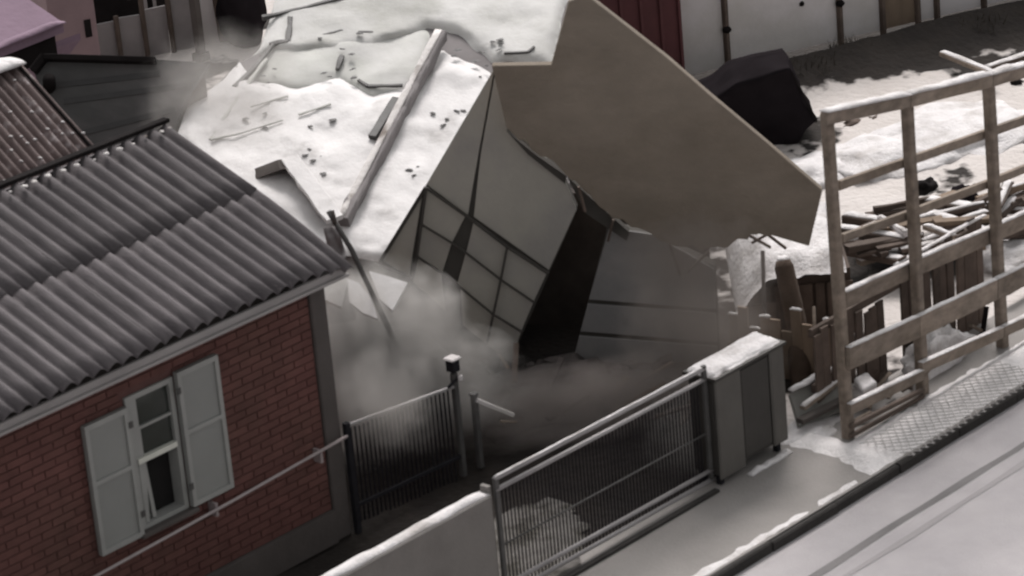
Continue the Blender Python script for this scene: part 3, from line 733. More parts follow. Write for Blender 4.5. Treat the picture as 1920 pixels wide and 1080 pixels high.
# rubble at the foot of the facade
rb_o = thing('rubble_heap', 'low heap of broken rubble at the foot of the leaning facade', 'rubble', hz(1050, 760))
mesh('heap', *g_lump(hz(1010, 752), 1.0, .75, .22, 2, .35, 5, 2.2), 'rubble', rb_o, True)
mesh('heap', *g_lump(hz(1190, 752), .7, .7, .18, 6, .35, 5, 2.2), 'rubble', rb_o, True)
for i in range(110):
    p = hz(random.uniform(840, 1320), random.uniform(695, 810)); s = random.uniform(.03, .13)
    mesh('chunk', *g_lump(p+V((0, 0, .12)), s, s*.8, s*.7, i, .6, 1, 1.2, False), 'rubble', rb_o)
for i in range(26):
    p = hz(random.uniform(860, 1310), random.uniform(700, 800), random.uniform(.08, .25)); a = random.uniform(-1.2, 1.2); l_ = random.uniform(.2, .7)
    beam('broken_lath', p, p+V((math.cos(a)*l_, math.sin(a)*l_, random.uniform(-.1, .25))), random.uniform(.03, .08), .025, random.choice(['dark_wood', 'rubble', 'brown_wood']), rb_o)
fp = thing('fallen_board', 'pale board sticking out of the dust below the doorway', 'board', hz(930, 775))
beam('plank', hy(893, 750, -.1), hy(962, 778, -.25), .05, .04, 'white_panel', fp)
beam('splinter', hy(938, 790, -.1), hy(968, 791, -.15), .03, .02, 'wood', fp)

# ================================================================== NEIGHBOURING ROOFS, TOP LEFT
nb = thing('rear_house', 'house behind with reddish corrugated roof and snow along its ridge', 'house', (-2.5, 5.2, 0))
na, nb_ = hx(172, 272, .3), hx(38, 122, .3)          # right verge, foot and ridge
ya, za, yb, zb = na.y, na.z, nb_.y, nb_.z
sl = (zb-za)/(yb-ya); ya2 = ya-.15; za2 = za-.15*sl
for k in range(5):
    o = fix(mesh('roof_sheet', *corrugated(.3-(k+1)*1.05, 10, ya2, za2, yb, zb, amp=.028, seg=8, LAM=.105), 'red_slate', nb, True))
prism('roof_deck', [(-6, ya2, za2-.06), (-6, yb, zb-.06), (-6, yb+1.6, zb-.9), (-6, yb+1.6, zb-1.0), (-6, yb, zb-.2), (-6, ya2, za2-.16)], (6.25, 0, 0), 'soffit', nb)
snowcap('ridge_snow', (-6, yb+.06, zb+.03), (.3, yb+.06, zb+.03), .3, .10, 'snow', nb, seed=9, seg=40)
prism('wall', [(-5.9, ya2+.25, 0), (-5.9, yb+1.4, 0), (-5.9, yb+1.4, zb-1.02), (-5.9, yb, zb-.25), (-5.9, ya2+.25, za2-.05)], (6.0, 0, 0), 'mortar', nb)
for i in range(90):
    t = random.random()**1.3; k_ = random.randrange(0, 34); x = .3-k_*.105; y = ya2+(yb-ya2)*t
    lump('snow_dab', (x, y, za2+(zb-za2)*t+.03), .02, random.uniform(.02, .05), .012, 'snow', nb, seed=i, sub=1)
beam('verge_board', (.28, ya2, za2-.05), (.28, yb, zb-.05), .04, .12, 'black_edge', nb)

ds = thing('dark_shed', 'long shed with dark grey felt roof and black ridge, behind the houses', 'shed', (4, 7, 0))
d1, d2, d3 = hz(78, 108, 2.6), hz(300, 112, 2.5), hz(210, 300, 1.55)
ddir = (d2-d1).normalized(); d2e = d2+ddir*1.3
dn = (d2-d1).cross(d3-d1).normalized(); dn = dn if dn.z > 0 else -dn
DS = lambda x, y, o=0.: hp(x, y, d1+dn*o, dn)
polyd = [DS(62, 132), DS(82, 106), DS(300, 112), DS(392, 118), DS(352, 178), DS(326, 240), DS(322, 330), DS(180, 330), DS(110, 240)]
droof = prism('roof_slope', polyd, -dn*.10, 'dark_roof', ds)
for q in ([(120, 190), (350, 160)], [(150, 250), (330, 205)], [(190, 300), (318, 258)], [(100, 160), (300, 138)]):
    beam('felt_seam', DS(*q[0], .004), DS(*q[1], .004), .07, .012, 'felt_lap', ds, ref=dn)
beam('ridge_board', DS(84, 108, .05), DS(292, 114, .05), .07, .12, 'black_edge', ds, ref=dn)
beam('verge_board', DS(62, 134, .04), DS(84, 106, .04), .10, .10, 'black_edge', ds, ref=dn)
tube('vent_pipe', [DS(93, 168, -.05), DS(92, 148, .22)], .075, 'black_edge', ds)
sh_base = [V((p.x, p.y, 0)) for p in polyd]; cc = sum(polyd, V((0, 0, 0)))/len(polyd)
ring = [cc+(p-cc)*.92-dn*.12 for p in polyd]; n = len(ring)
fix(mesh('wall', ring+[V((p.x, p.y, -.05)) for p in ring], [tuple(range(n)), tuple(range(2*n-1, n-1, -1))]+[(i, n+i, n+(i+1) % n, (i+1) % n) for i in range(n)], 'dark_wood', ds))

fh = thing('lilac_house', 'house with lilac snow on its roof, in the top left corner', 'house', (5, 14.5, 0))
l1, l2 = hz(-60, 112, 2.7), hz(118, 42, 2.7); ld = (l2-l1).normalized(); lnm = V((-ld.y, ld.x, 0))
if lnm.dot(fw) < 0: lnm = -lnm
e1, e2 = l1-ld*3, l2
prism('roof_slope', [e1, e2, e2+lnm*2.4+V((0, 0, 1.0)), e1+lnm*2.4+V((0, 0, 1.0))], (0, 0, -.12), 'pink_snow', fh)
snowcap('eave_snow', e1+V((0, 0, .0)), e2+V((0, 0, .0)), .16, .06, 'pink_snow', fh, seed=12, seg=30)
prism('soffit', [e1+lnm*.06+V((0, 0, -.13)), e2+lnm*.06-ld*.1+V((0, 0, -.13)), e2+lnm*.06-ld*.1+V((0, 0, -.40)), e1+lnm*.06+V((0, 0, -.40))], lnm*.3, 'black_edge', fh)  # black board added to draw the dark band of shade under the eave
beam('roof_crease', e1+lnm*.95+V((0, 0, .41)), e2+lnm*.95+V((0, 0, .41)), .07, .04, 'lilac_wall', fh)
prism('wall', [e1+lnm*.45+V((0, 0, -.15)), e2-ld*.3+lnm*.45+V((0, 0, -.15)), V((e2.x, e2.y, 0))-ld*.3+lnm*.45, V((e1.x, e1.y, 0))+lnm*.45], lnm*1.6, 'black_edge', fh)
lb = thing('lilac_outbuilding', 'small pinkish outbuilding with slot window beside the lilac roofed house', 'shed', hz(135, 130))
q0 = hz(35, 190, .0)
k1, k2 = hz(100, 100, 1.0), hz(186, 82, 1.0); kd = (k2-k1).normalized(); kn = V((-kd.y, kd.x, 0)); kn = kn if kn.dot(fw) > 0 else -kn
ht = 2.0
prism('wall', [V((k1.x, k1.y, 0)), V((k2.x, k2.y, 0)), V((k2.x, k2.y, ht)), V((k1.x, k1.y, ht))], kn*1.2, 'lilac_wall', lb)
c = (k1+k2)/2; prism('slot_window', [c+kd*.15-kn*.01+V((0, 0, .12)), c+kd*.24-kn*.01+V((0, 0, .12)), c+kd*.24-kn*.01+V((0, 0, .36)), c+kd*.15-kn*.01+V((0, 0, .36))], kn*.03, 'black_edge', lb)
m1, m2 = hz(36, 102, 1.9), hz(150, 62, 1.9)
prism('lean_to_roof', [m1, m2, hz(100, 128, 1.5), hz(60, 140, 1.5)], (0, 0, -.08), 'pink_snow', lb)

# grey board fence and clutter behind the shed, top
bf = thing('grey_board_fence', 'weathered grey panel fence with dark gaps behind the dark shed', 'fence', hz(280, 105))
f1, f2 = hz(178, 128), hz(470, 70); fd = (f2-f1).normalized(); fnn = V((-fd.y, fd.x, 0)); fnn = fnn if fnn.dot(fw) > 0 else -fnn
L_ = (f2-f1).length; npan = 6
for i in range(npan):
    a = f1+fd*(L_*i/npan+.03); b = f1+fd*(L_*(i+1)/npan-.03); h = [.62, .64, .70, .95, 1.3, 1.1][i]
    prism('panel', [a, b, b+V((0, 0, h)), a+V((0, 0, h+random.uniform(-.03, .03)))], fnn*.04, 'grey_panel' if i < 4 else 'white_panel', bf)
for i in range(npan+1):
    a = f1+fd*(L_*i/npan); beam('post', a-fnn*.04, a-fnn*.04+V((0, 0, [.7, .7, 1.0, 1.3, 1.5, 1.2, 1.2][i])), .06, .06, 'dark_wood', bf, ref=(0, 1, 0))
dh = thing('dark_barn', 'dark barn front with pale vertical boards above the grey panel fence', 'barn', f1+fnn*1.0)
a, b = f1+fnn*1.0-fd*.2, f1+fnn*1.0+fd*L_*.62
prism('wall', [a, b, b+V((0, 0, 2.6)), a+V((0, 0, 2.6))], fnn*1.0, 'black_edge', dh)
for t, w, z0 in ((.0, .16, .2), (.36, .14, .75), (.50, .07, .75), (.64, .05, .6), (.76, .08, .3), (.86, .05, .4)):
    p = a+fd*((b-a).length*t)-fnn*.03; prism('board', [p+V((0, 0, z0)), p+fd*w+V((0, 0, z0)), p+fd*w+V((0, 0, 2.5)), p+V((0, 0, 2.5))], fnn*.025, 'grey_panel', dh)
pl = thing('timber_post', 'tall dark timber post standing at the left edge of the snowy roof', 'post', hz(378, 112))
p = hz(378, 112); beam('shaft', p, p+V((0, 0, 1.4)), .12, .12, 'soffit', pl, ref=(0, 1, 0)); beam('foot_block', p, p+V((0, 0, .1)), .2, .2, 'soffit', pl, ref=(0, 1, 0))
tpn = thing('covered_stack', 'dark tarpaulin covered stack above the corner of the snowy roof', 'stack', hz(462, 78))
p = hz(460, 80); q = g_lump(p+V((0, 0, .55)), .32, .36, .75, 5, .25, 4, 1.4, False); mesh('tarpaulin', *q, 'tarp', tpn, True)
prism('side_board', [p-rt*.35, p-rt*.27, p-rt*.27+V((0, 0, 1.0)), p-rt*.40+V((0, 0, 1.0))], fnn*.05, 'dark_wood', tpn)

# ================================================================== BACKGROUND, TOP RIGHT
wf_ = thing('white_panel_fence', 'tall whitish panel fence with dark posts across the far lane', 'fence', hz(1500, 110))
a1, a2 = hz(1238, 168), hz(1852, 22); ad = (a2-a1).normalized(); an = V((-ad.y, ad.x, 0)); an = an if an.dot(fw) > 0 else -an
def along(x): 
    # ground point on the fence line under picture column x
    d = ray(x, 100); nn = V((an.x, an.y, 0)); t = (a1-CAM).dot(nn)/d.dot(nn); p = CAM+d*t; return V((p.x, p.y, 0))
cols = [1130, 1252, 1362, 1576, 1656, 1722, 1758, 1846, 1960, 2080]
for i in range(len(cols)-1):
    a, b = along(cols[i])+ad*.025, along(cols[i+1])-ad*.025
    mt = 'brown_wood' if cols[i] == 1656 else 'white_panel'
    prism('gate_leaf' if mt == 'brown_wood' else 'panel', [a+V((0, 0, .10)), b+V((0, 0, .10)), b+V((0, 0, 1.16)), a+V((0, 0, 1.16))], an*.04, mt, wf_)
    prism('top_panel', [a+V((0, 0, 1.18)), b+V((0, 0, 1.18)), b+V((0, 0, 2.0)), a+V((0, 0, 2.0))], an*.04, mt, wf_)
    if i in (2, 3, 4, 5, 6, 7, 8):
        beam('post', a-an*.02-ad*.02+V((0, 0, 0)), a-an*.02-ad*.02+V((0, 0, 2.1)), .07, .07, 'dark_wood', wf_, ref=(0, 1, 0))
for x in (1362, 1576):
    p = along(x)-an*.05+V((0, 0, .62)); lump('hinge', p, .06, .06, .05, 'black_edge', wf_, flat=False, sub=2)
p = along(1508)-an*.01+V((0, 0, .72)); lump('handle', p, .035, .03, .035, 'black_edge', wf_, flat=False, sub=2)
rw = thing('red_shed', 'dark red shed wall behind the brown overhanging slab', 'shed', hz(1190, 110))
a, b = along(1100)-an*.5, along(1247)-an*.5
prism('wall', [a, b, b+V((0, 0, 2.4)), a+V((0, 0, 2.4))], an*.42, 'red_wall', rw)
for t in (.25, .5, .75, .985):
    p = a.lerp(b, t); beam('batten', p-an*.01, p-an*.01+V((0, 0, 2.38)), .05, .03, 'red_wall', rw, ref=(0, 1, 0))
tb = thing('black_tarpaulin_box', 'black tarpaulin covered box below the white panel fence', 'box', hz(1440, 260))
k0 = hz(1466, 282).lerp(hz(1420, 265), .3); tn = V((fw.x, fw.y, 0)).normalized()
T = lambda x, y: hp(x, y, k0, (tn+V((0, 0, .25))).normalized())
tbp = [T(1300, 205), T(1378, 158), T(1430, 142), T(1482, 130), T(1498, 160), T(1508, 195), T(1531, 226), T(1505, 262), T(1478, 285), T(1380, 285)]
cv = prism('cover', tbp, tn*.9, 'tarp', tb)
bm = bmesh.new(); bm.from_mesh(cv.data); bmesh.ops.triangulate(bm, faces=bm.faces); bmesh.ops.subdivide_edges(bm, edges=bm.edges, cuts=7, use_grid_fill=True)
for v in bm.verts: v.co += V((noise.noise(v.co*3), noise.noise(v.co*3+V((9, 0, 0))), noise.noise(v.co*3+V((0, 9, 0)))))*.05
bm.to_mesh(cv.data); bm.free()
for p_ in cv.data.polygons: p_.use_smooth = True
beam('hem_rope', T(1484, 134), T(1530, 228), .03, .03, 'black_edge', tb)
# clumps of withered weed along the bank
for i, (x, y, lb_) in enumerate([(1525, 150, 'brownish weed clump on the bank beside the black tarpaulin box'), (1590, 118, 'low dry weed clump on the bank near the middle fence post'), (1835, 70, 'greenish weed clump on the bank at far right')]):
    p = hz(x, y); w_ = thing('weed_clump', lb_, 'weeds', p)
    bl = []
    for k in range(160):
        a = random.uniform(0, 6.28); r_ = random.uniform(0, .32); q = p+V((math.cos(a)*r_, math.sin(a)*r_, .12)); tip = q+V((random.uniform(-.14, .14), random.uniform(-.14, .14), random.uniform(.06, .26)))
        s = V((math.sin(a), math.cos(a), 0))*.012; bl.append(([q-s, q+s, tip], [(0, 1, 2)]))
    mesh('stems', *merge(bl), 'soil', w_)

# ---- small things scattered over the snow
def plank_at(name, px0, px1, z0, z1, w, h, mt, label, snow=True, seed=0):
    p, q = hz(*px0, z0), hz(*px1, z1); c = thing(name, label, 'plank', V((p.x, p.y, 0)).lerp(V((q.x, q.y, 0)), .5))
    beam('board', p, q, w, h, mt, c)
    if snow: snowcap('snow', p+V((0, 0, h/2)), q+V((0, 0, h/2)), w*.9, .03, 'snow', c, seed=seed, seg=12)
    return c
plank_at('loose_plank', (1768, 100), (1862, 138), .20, .22, .12, .06, 'wood', 'snowy plank lying on the bank above the timber frame', seed=1)
plank_at('loose_plank', (1850, 128), (1935, 100), .12, .12, .14, .05, 'dark_wood', 'dark plank lying at the right end of the bank', True, 2)
plank_at('loose_plank', (1590, 470), (1705, 492), .30, .30, .16, .07, 'dark_wood', 'dark snowy plank low in the timber pile behind first bay', True, 3)
plank_at('loose_plank', (1575, 432), (1700, 452), .42, .42, .14, .10, 'dark_wood', 'thick dark beam across the timber pile behind the frame', True, 4)
plank_at('loose_plank', (1640, 425), (1720, 400), .55, .56, .10, .06, 'wood', 'pale plank on top of the timber pile behind second post', True, 5)
plank_at('loose_plank', (1745, 402), (1850, 438), .40, .38, .16, .08, 'dark_wood', 'dark beam with snow behind the second bay of the frame', True, 6)
plank_at('loose_plank', (1730, 455), (1830, 420), .34, .36, .10, .06, 'wood', 'pale snowy plank crossing the dark beam in second bay', True, 7)
plank_at('loose_plank', (1870, 405), (1930, 350), .25, .28, .14, .07, 'dark_wood', 'dark plank lying right of the third frame post', True, 8)
for i, (a, b, z, w, h_, mt, sn_, lb_) in enumerate([
    ((1585, 408), (1690, 425), .30, .16, .10, 'dark_wood', 1, 'uppermost dark beam of the timber pile, first bay'),
    ((1610, 492), (1690, 470), .22, .12, .06, 'wood', 1, 'weathered plank at the foot of the timber pile'),
    ((1600, 450), (1660, 478), .36, .10, .06, 'dark_wood', 0, 'short dark plank across the middle of the timber pile'),
    ((1650, 408), (1700, 440), .50, .07, .05, 'white_panel', 1, 'short whitish batten on the timber pile by second post'),
    ((1740, 380), (1845, 398), .30, .20, .12, 'dark_wood', 1, 'broad dark beam highest in the second bay'),
    ((1760, 430), (1850, 400), .42, .10, .07, 'dark_wood', 1, 'dark plank laid slantwise on the beams, second bay'),
    ((1735, 425), (1790, 445), .50, .08, .05, 'wood', 1, 'short pale plank beside the second frame post'),
    ((1880, 440), (1940, 425), .25, .14, .08, 'dark_wood', 1, 'dark snowy beam right of third post, lower'),
    ((1885, 540), (1945, 500), .20, .10, .06, 'wood', 1, 'pale plank low behind the right hand bay')]):
    plank_at('loose_plank', a, b, z, z+.01, w, h_, mt, lb_, bool(sn_), 30+i)
for i in range(44):
    x = random.uniform(1575, 1930); y = 455-(x-1575)*.12+random.uniform(-55, 50); p = hz(x, y, random.uniform(.08, .5)); a = random.gauss(-.62, .4); l_ = random.uniform(.35, 1.0); w_ = random.uniform(.06, .15)
    q = p+V((math.cos(a)*l_, math.sin(a)*l_, random.uniform(-.07, .07))); c_ = thing('broken_board', 'broken board in the messy timber heap behind the tall frame', 'board', V((p.x, p.y, 0)), 'broken boards of the timber heap')
    beam('board', p, q, w_, random.uniform(.03, .08), random.choice(['dark_wood', 'dark_wood', 'dark_wood', 'brown_wood']), c_, jit=.3, seg=3)
    if random.random() < .35: snowcap('snow', p+V((0, 0, .015)), q+V((0, 0, .03)), w_*.8, .03, 'snow', c_, seed=i, seg=8)
for i, (x, y, s, mt, lb_) in enumerate([(1730, 355, .20, 'black_edge', 'black lump of debris in the snow behind second post'), (1800, 375, .26, 'tarp', 'dark bundle in the snow inside the second bay'), (1905, 155, .10, 'black_edge', 'small black lump under the top rail at far right'), (1598, 235, .13, 'dark_wood', 'dark debris beside the top of the first frame post'), (1640, 226, .09, 'dark_wood', 'small dark splinter pile under the top rail, first bay'), (1600, 312, .11, 'grey_metal', 'grey lump half buried in snow, upper first bay')]):
    p = hz(x, y); o = lump('debris_lump', p, s, s*.7, s*.6, mt, None, i+3, base=p, rough=.6, freq=2.2); tag(o, lb_, 'debris', 'dark lumps lying in the snow')
# snow heaps
for i, (x, y, sx, sy, sz, lb_) in enumerate([(1640, 300, .9, .7, .22, 'broad white snow heap behind the first bay, upper half'), (1790, 250, 1.2, .9, .2, 'broad snow heap behind the second bay, upper half'), (1500, 335, .8, .5, .22, 'white snow heap at the end of the brown slab'), (1900, 480, .5, .5, .22, 'snow heap behind the frame at the right edge'), (1545, 700, .30, .2, .12, 'snow clump by the foot of the log post'), (1520, 805, .42, .25, .07, 'low snow clump right of the metal cabinet')]):
    p = hz(x, y); o = lump('snow_heap', p-V((0, 0, .03)), sx, sy, sz, 'snow', None, i+20, base=p, rough=.3, sub=4, freq=1.8); tag(o, lb_, 'snow heap', 'snow heaps on the plots')

# ================================================================== TIMBER FRAME
tf = thing('post_and_rail_fence', 'tall bare timber frame of posts and rails beside the pavement', 'fence', (5.5, -2.75, 0))
FY = -2.75
for x, h, x2 in ((4.27, 3.40, 4.20), (5.53, 3.12, 5.48), (6.95, 2.93, 6.86), (8.3, 2.8, 8.25)):
    beam('post', (x, FY, -.02), (x2, FY, h), .105, .105, 'wood', tf, ref=(0, 1, 0), seg=6, jit=.08)
def frail(pts, w0, mt='wood', y=FY-.09, th=.05, snow=0, seed=0):
    ps = [hy(x, yy, y) for x, yy in pts]
    for i in range(len(ps)-1):
        p, q = ps[i], ps[i+1]; q = p.lerp(q, .992)
        w = w0*.86; r_ = beam('rail', p, q, th, w, mt, tf, seg=4, jit=.10)
        if snow: snowcap('rail_snow', p+V((0, 0, w/2)), q+V((0, 0, w/2)), th*1.5, snow, 'snow', r_, seed=seed+i, seg=16)
frail([(1545, 222), (1702, 188), (1856, 150), (1960, 122)], .15, snow=.05, seed=1, th=.09)
frail([(1572, 348), (1697, 304), (1850, 250), (1960, 210)], .11, y=FY+.09)
frail([(1578, 447), (1703, 402), (1856, 343), (1960, 300)], .10, y=FY+.09)
frail([(1584, 562), (1716, 502), (1864, 438), (1960, 396)], .20, snow=.03, seed=4, y=FY+.09)
frail([(1590, 672), (1722, 612), (1868, 542), (1960, 498)], .27, snow=.02, seed=7)
frail([(1726, 690), (1880, 622), (1960, 585)], .14, snow=.015, seed=9)
frail([(1592, 768), (1730, 702)], .13, snow=.03, seed=12)
frail([(1594, 800), (1732, 730)], .05, 'dark_wood'); frail([(1594, 818), (1732, 742)], .04, 'dark_wood')
# dark plank fence a step behind the frame
pk = thing('dark_plank_fence', 'low fence of dark upright planks just behind the timber frame', 'fence', (5.8, -2.2, 0))
pkm = None
for i in range(22):
    x = 4.55+i*.135
    if 9 <= i <= 10: continue
    if pkm is None:
        o = fix(mesh('plank', *g_beam((0, 0, 0), (0, 0, 1.25), .115, .03, ref=(0, 1, 0)), 'dark_wood')); pkm = o.data; o.parent = pk
    else: o = link('plank', pkm, pk)
    o.location = V((x, -2.2+random.uniform(-.01, .01), -.05+random.uniform(-.10, .06)+(-.02 if i > 10 else -.28)))-pk.location; o.rotation_euler = (0, random.uniform(-.03, .03), 0)
beam('fence_rail', (4.5, -2.16, .9), (7.5, -2.16, .95), .05, .09, 'dark_wood', pk); beam('fence_rail', (4.5, -2.16, .3), (7.5, -2.16, .35), .05, .09, 'dark_wood', pk)
snowcap('fence_snow', (5.9, -2.2, 1.16), (7.5, -2.2, 1.18), .06, .03, 'snow', pk, seed=3)
# loose kindling between the rails, wire netting on the snow
kd_ = thing('kindling_heap', 'pale broken boards and snow showing under the wide rail, second bay', 'woodpile', hz(1800, 660))
for i, (a, b, mt, w) in enumerate([((1745, 655), (1800, 690), 'wood', .06), ((1765, 690), (1860, 630), 'white_panel', .05), ((1850, 575), (1840, 640), 'black_edge', .05), ((1755, 640), (1775, 690), 'dark_wood', .09), ((1820, 610), (1880, 640), 'wood', .05)]):
    beam('stick', hy(*a, -2.35), hy(*b, -2.40), w, .03, mt, kd_)
mesh('snow', *g_lump(V((6.2, -2.45, 0)), .55, .16, .38, 3, .4, 4, 2.5), 'snow', kd_, True)
nw = thing('wire_netting', 'grey wire netting lying on the snow below the timber frame', 'netting', hz(1740, 770))
ws = []
n1, n2, n3, n4 = hz(1600, 848), hz(1735, 768), hz(1895, 672), hz(1760, 800)
A, Bq = hz(1612, 846), hz(1870, 690); ux = (Bq-A).normalized(); uy = V((-ux.y, ux.x, 0))
for i in range(-8, 34):
    for sgn in (1, -1):
        s = A+ux*(i*.11); e = s+ux*(sgn*.62)-uy*.62
        t0 = max(0.0, (-s+A).dot(ux)/((e-s).dot(ux)) if sgn > 0 else 0); ok = [p for p in (s.lerp(e, k/12) for k in range(13)) if 0 <= (p-A).dot(ux) <= (Bq-A).length]
        if len(ok) > 1: ws.append(g_tube([V((p.x, p.y, .085+.015*noise.noise(p*5))) for p in ok], .0045, 4))
mesh('mesh_wire', *merge(ws), 'wire', nw)

# ================================================================== BETWEEN CABINET AND FRAME
bp = thing('brown_board_fence', 'old brown upright board fence behind the metal cabinet', 'fence', hz(1480, 705))
c1, c2 = hz(1372, 690), hz(1590, 722); cdv = (c2-c1).normalized(); Lc = (c2-c1).length; nb2 = 11
for i in range(nb2):
    p = c1+cdv*(Lc*(i+.5)/nb2); h = .62+.10*math.sin(i*2.3)+random.uniform(-.05, .05)
    beam('board', p-V((0, 0, .05)), p+V((random.uniform(-.015, .015), 0, h)), Lc/nb2*.92, .03, 'brown_wood', bp, ref=(-cdv.y, cdv.x, 0))
    if i in (0, 2, 3, 6, 8, 9): snowcap('snow', p+V((0, 0, h))-cdv*.06, p+V((0, 0, h))+cdv*.06, .05, .03, 'snow', bp, seed=i, seg=6)
beam('fence_rail', c1+V((0, 0, .25))+fnn*.04, c2+V((0, 0, .25))+fnn*.04, .04, .08, 'brown_wood', bp)
lg = thing('log_post', 'thick round brown log post leaning before the low snowy shed', 'post', hz(1503, 720))
tube('trunk', [hz(1503, 722), hd(1492, 600, 34.55), hd(1470, 500, 34.5), hd(1468, 488, 34.5)], [.115, .11, .10, .075], 'log', lg, n=14)
lump('snow_crown', hd(1468, 485, 34.5), .07, .07, .03, 'snow', lg, sub=2)
mp = thing('thin_pole', 'thin dark upright pole beside the log post', 'pole', hz(1432, 700))
tube('shaft', [hd(1436, 700, 34.9), hd(1430, 470, 34.9)], .022, 'soffit', mp); lump('foot', hz(1436, 700), .08, .08, .05, 'dirty_snow', mp, sub=2)
mp = thing('thin_pole', 'short pale stake standing right of the log post', 'pole', hz(1530, 700))
tube('shaft', [hd(1530, 700, 34.3), hd(1526, 575, 34.2)], .016, 'wood', mp); lump('foot', hz(1530, 700), .06, .06, .04, 'dirty_snow', mp, sub=2)
# low shed with thick snow roof
ls = thing('low_shed', 'low dark brown shed with thick snow on its roof', 'shed', hz(1520, 600))
q1, q2 = hz(1392, 640), hz(1600, 622); qd = (q2-q1).normalized(); qn = V((-qd.y, qd.x, 0)); qn = qn if qn.dot(fw) > 0 else -qn
hq = .62
prism('wall', [q1, q2, q2+V((0, 0, hq+.12)), q1+qd*.35+V((0, 0, hq)), q1+V((0, 0, hq-.22))], qn*1.3, 'dark_wood', ls)
SP = lambda x, y, d: hd(x, y, d)
def shed_snow():
    vs, fs = [], []; nu, nv = 30, 18
    for s in (0, 1):
        for j in range(nv+1):
            for i in range(nu+1):
                u, v = i/nu, j/nv; p = q1.lerp(q2, u)+qn*(v*1.45-.14)+qd*(-.05)
                h = hq+.02+.10*min(1, u*3)-.30*max(0, .28-u)/.28+.26*v+.03*noise.fractal(V((u*5, v*4, 2)), 1, 2, 3)
                ed = min(1, v*6, (1-u)*9+.2, u*8+.1, (1-v)*8); vs.append(p+V((0, 0, h+(.12*ed if s == 0 else 0))))
    m_ = (nu+1)*(nv+1)
    for j in range(nv):
        for i in range(nu):
            a = j*(nu+1)+i; fs.append((a, a+1, a+nu+2, a+nu+1)); fs.append((m_+a, m_+a+nu+1, m_+a+nu+2, m_+a+1))
    for i in range(nu): fs.append((i, m_+i, m_+i+1, i+1)); a = nv*(nu+1)+i; fs.append((a, a+1, m_+a+1, m_+a))
    for j in range(nv):
        for i in (0, nu): a = j*(nu+1)+i; fs.append((a, a+nu+1, m_+a+nu+1, m_+a))
    return vs, fs
fix(mesh('roof_snow', *shed_snow(), 'snow', ls, True))
for i in range(9):
    p = q1.lerp(q2, (i+.5)/9)-qn*.012; prism('cladding_board', [p-qd*.085, p+qd*.085, p+qd*.085+V((0, 0, hq-.02 if i > 2 else hq-.2)), p-qd*.085+V((0, 0, hq-.02 if i > 2 else hq-.2))], -qn*.02, 'dark_wood', ls)
# sheets and boards thrown down by the cabinet
gs = thing('fallen_sheet', 'grey snowy sheet fallen against the fence right of the cabinet', 'sheet', hz(1530, 790))
SH = lambda x, y, d: hd(x, y, d)
prism('sheet', [hz(1482, 738, .30), hz(1575, 690, .34), hz(1580, 770, .05), hz(1500, 800, .05)], (0, .03, -.03), 'grey_sheet', gs)
snowcap('snow', hz(1482, 733, .33), hz(1573, 688, .37), .09, .05, 'snow', gs, seed=2)
plank_at('loose_plank', (1505, 765), (1572, 715), .22, .26, .07, .04, 'wood', 'pale plank lying across the fallen sheet', True, 11)
plank_at('loose_plank', (1500, 790), (1590, 745), .14, .16, .10, .05, 'soffit', 'dark board under the fallen sheet by the frame foot', False, 12)
sb = thing('snow_block', 'white block of snow on the fallen boards by first frame post', 'snow block', hz(1618, 730)); bevel(prism('block', [hz(1600, 708, .3), hz(1625, 695, .3), hz(1645, 715, .3), hz(1618, 730, .3)], (0, 0, -.10), 'snow', sb), .03, 2)
lump('crust', hz(1612, 735, .12), .16, .12, .10, 'dirty_snow', sb, seed=4)
# scattered slivers around the frame foot
for i in range(16):
    x, y = random.uniform(1600, 1735), random.uniform(690, 790); x, y = x, 790-(x-1600)*.55+random.uniform(-60, 0)
    p = hz(x, y, .05); a = random.uniform(-.6, .6); L2 = random.uniform(.12, .35); o = beam('wood_sliver', p, p+V((math.cos(a)*L2, math.sin(a)*L2, random.uniform(-.02, .1))), .04, .02, random.choice(['dark_wood', 'wood']), None, base=p)
    tag(o, 'splinter of wood scattered in the snow under the first bay', 'splinter', 'wood splinters under the first bay of the frame')

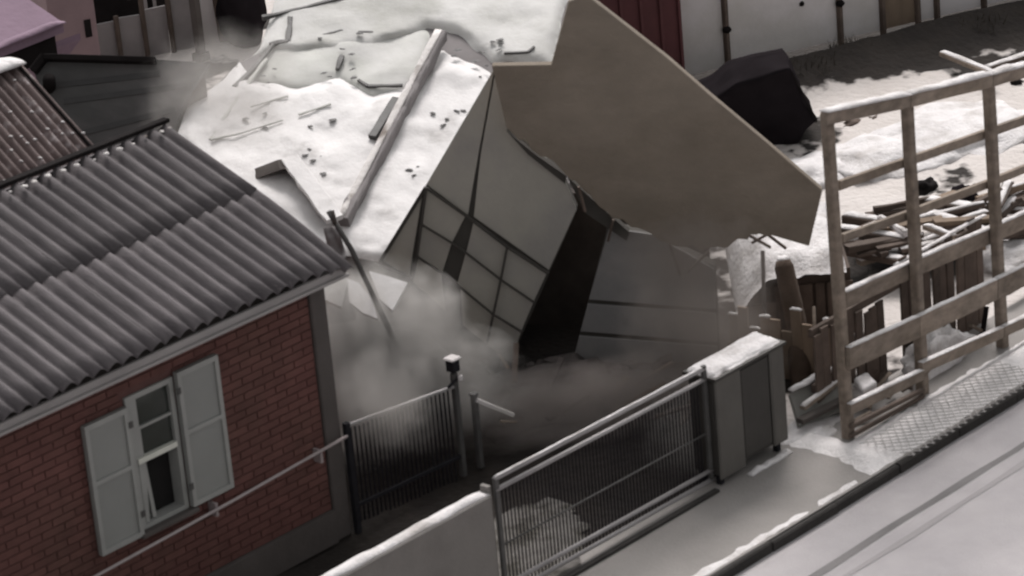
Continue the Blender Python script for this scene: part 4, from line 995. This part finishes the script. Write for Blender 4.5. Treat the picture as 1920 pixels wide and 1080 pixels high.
# ================================================================== DUST
def dust_material(name, dens, col, nscale=2.2):
    m = bpy.data.materials.new(name); m.use_nodes = True; N = m.node_tree.nodes; L = m.node_tree.links
    N.remove(N['Principled BSDF']); v = N.new('ShaderNodeVolumePrincipled'); L.new(v.outputs[0], N['Material Output'].inputs['Volume'])
    v.inputs['Color'].default_value = (*col, 1); v.inputs['Anisotropy'].default_value = .1
    tc = N.new('ShaderNodeTexCoord'); ln = N.new('ShaderNodeVectorMath'); ln.operation = 'LENGTH'; L.new(tc.outputs['Object'], ln.inputs[0])
    nz = N.new('ShaderNodeTexNoise'); nz.inputs['Scale'].default_value = nscale; nz.inputs['Detail'].default_value = 5; nz.inputs['Roughness'].default_value = .62; L.new(tc.outputs['Object'], nz.inputs['Vector'])
    # shape = smooth fall-off of (1 - r) eroded by noise
    a = N.new('ShaderNodeMath'); a.operation = 'MULTIPLY_ADD'; L.new(nz.outputs['Fac'], a.inputs[0]); a.inputs[1].default_value = 1.7; a.inputs[2].default_value = -.85
    b = N.new('ShaderNodeMath'); b.operation = 'ADD'; L.new(ln.outputs['Value'], b.inputs[0]); L.new(a.outputs[0], b.inputs[1])
    r = N.new('ShaderNodeMapRange'); r.interpolation_type = 'SMOOTHSTEP'; r.inputs['From Min'].default_value = .95; r.inputs['From Max'].default_value = .25; r.inputs['To Min'].default_value = 0; r.inputs['To Max'].default_value = dens
    L.new(b.outputs[0], r.inputs['Value']); L.new(r.outputs[0], v.inputs['Density'])
    MATS[name] = m
dust_material('dust', 4.6, (.71, .685, .66), 2.0); dust_material('thin_dust', 1.0, (.66, .63, .60), 2.2); dust_material('brown_dust', 1.5, (.55, .49, .45), 2.0); dust_material('ground_dust', 3.2, (.50, .45, .425), 1.8); dust_material('wisp', 2.4, (.64, .61, .585), 1.8)
usp = None
def dust(px, dep, rx, ry, rz, mt, label):
    bm = bmesh.new(); bmesh.ops.create_icosphere(bm, subdivisions=3, radius=1); me = bpy.data.meshes.new('dust_cloud'); bm.to_mesh(me); bm.free(); me.materials.append(MATS[mt])
    o = link('dust_cloud', me); o.location = hd(*px, dep); o.scale = (rx, ry, rz); o.rotation_euler = (0, 0, AZ-math.pi/2)
    return tag(o, label, None, None, 'stuff')
dust((705, 680), 33.3, 1.2, .85, 1.15, 'dust', 'thick grey dust cloud billowing beside the brick house')
dust((800, 720), 33.2, 1.15, .6, .68, 'dust', 'grey dust rolling over the picket gate')
dust((715, 750), 31.65, .62, .26, .62, 'wisp', 'small curl of dust spilling over the picket gate')
dust((655, 690), 32.7, .55, .5, 1.15, 'dust', 'dense grey dust plume against the corner of the brick house')
dust((1010, 775), 33.6, 1.5, .6, .5, 'ground_dust', 'dark dust boiling low at the foot of the leaning facade')
dust((1210, 750), 33.8, 1.3, .6, .55, 'ground_dust', 'dark dust spreading behind the sliding gate')
dust((1320, 590), 33.9, 1.0, .7, 1.2, 'brown_dust', 'brown dust under the end of the overhanging slab')
dust((1280, 475), 33.7, .95, .35, .5, 'brown_dust', 'brown dust along the torn lower edge of the slab')
dust((1290, 815), 32.4, .55, .3, .6, 'thin_dust', 'pale puff of dust at the right end of the sliding gate')
dust((430, 180), 36.6, 1.1, .7, .9, 'thin_dust', 'thin dust over the far left corner of the snowy roof')
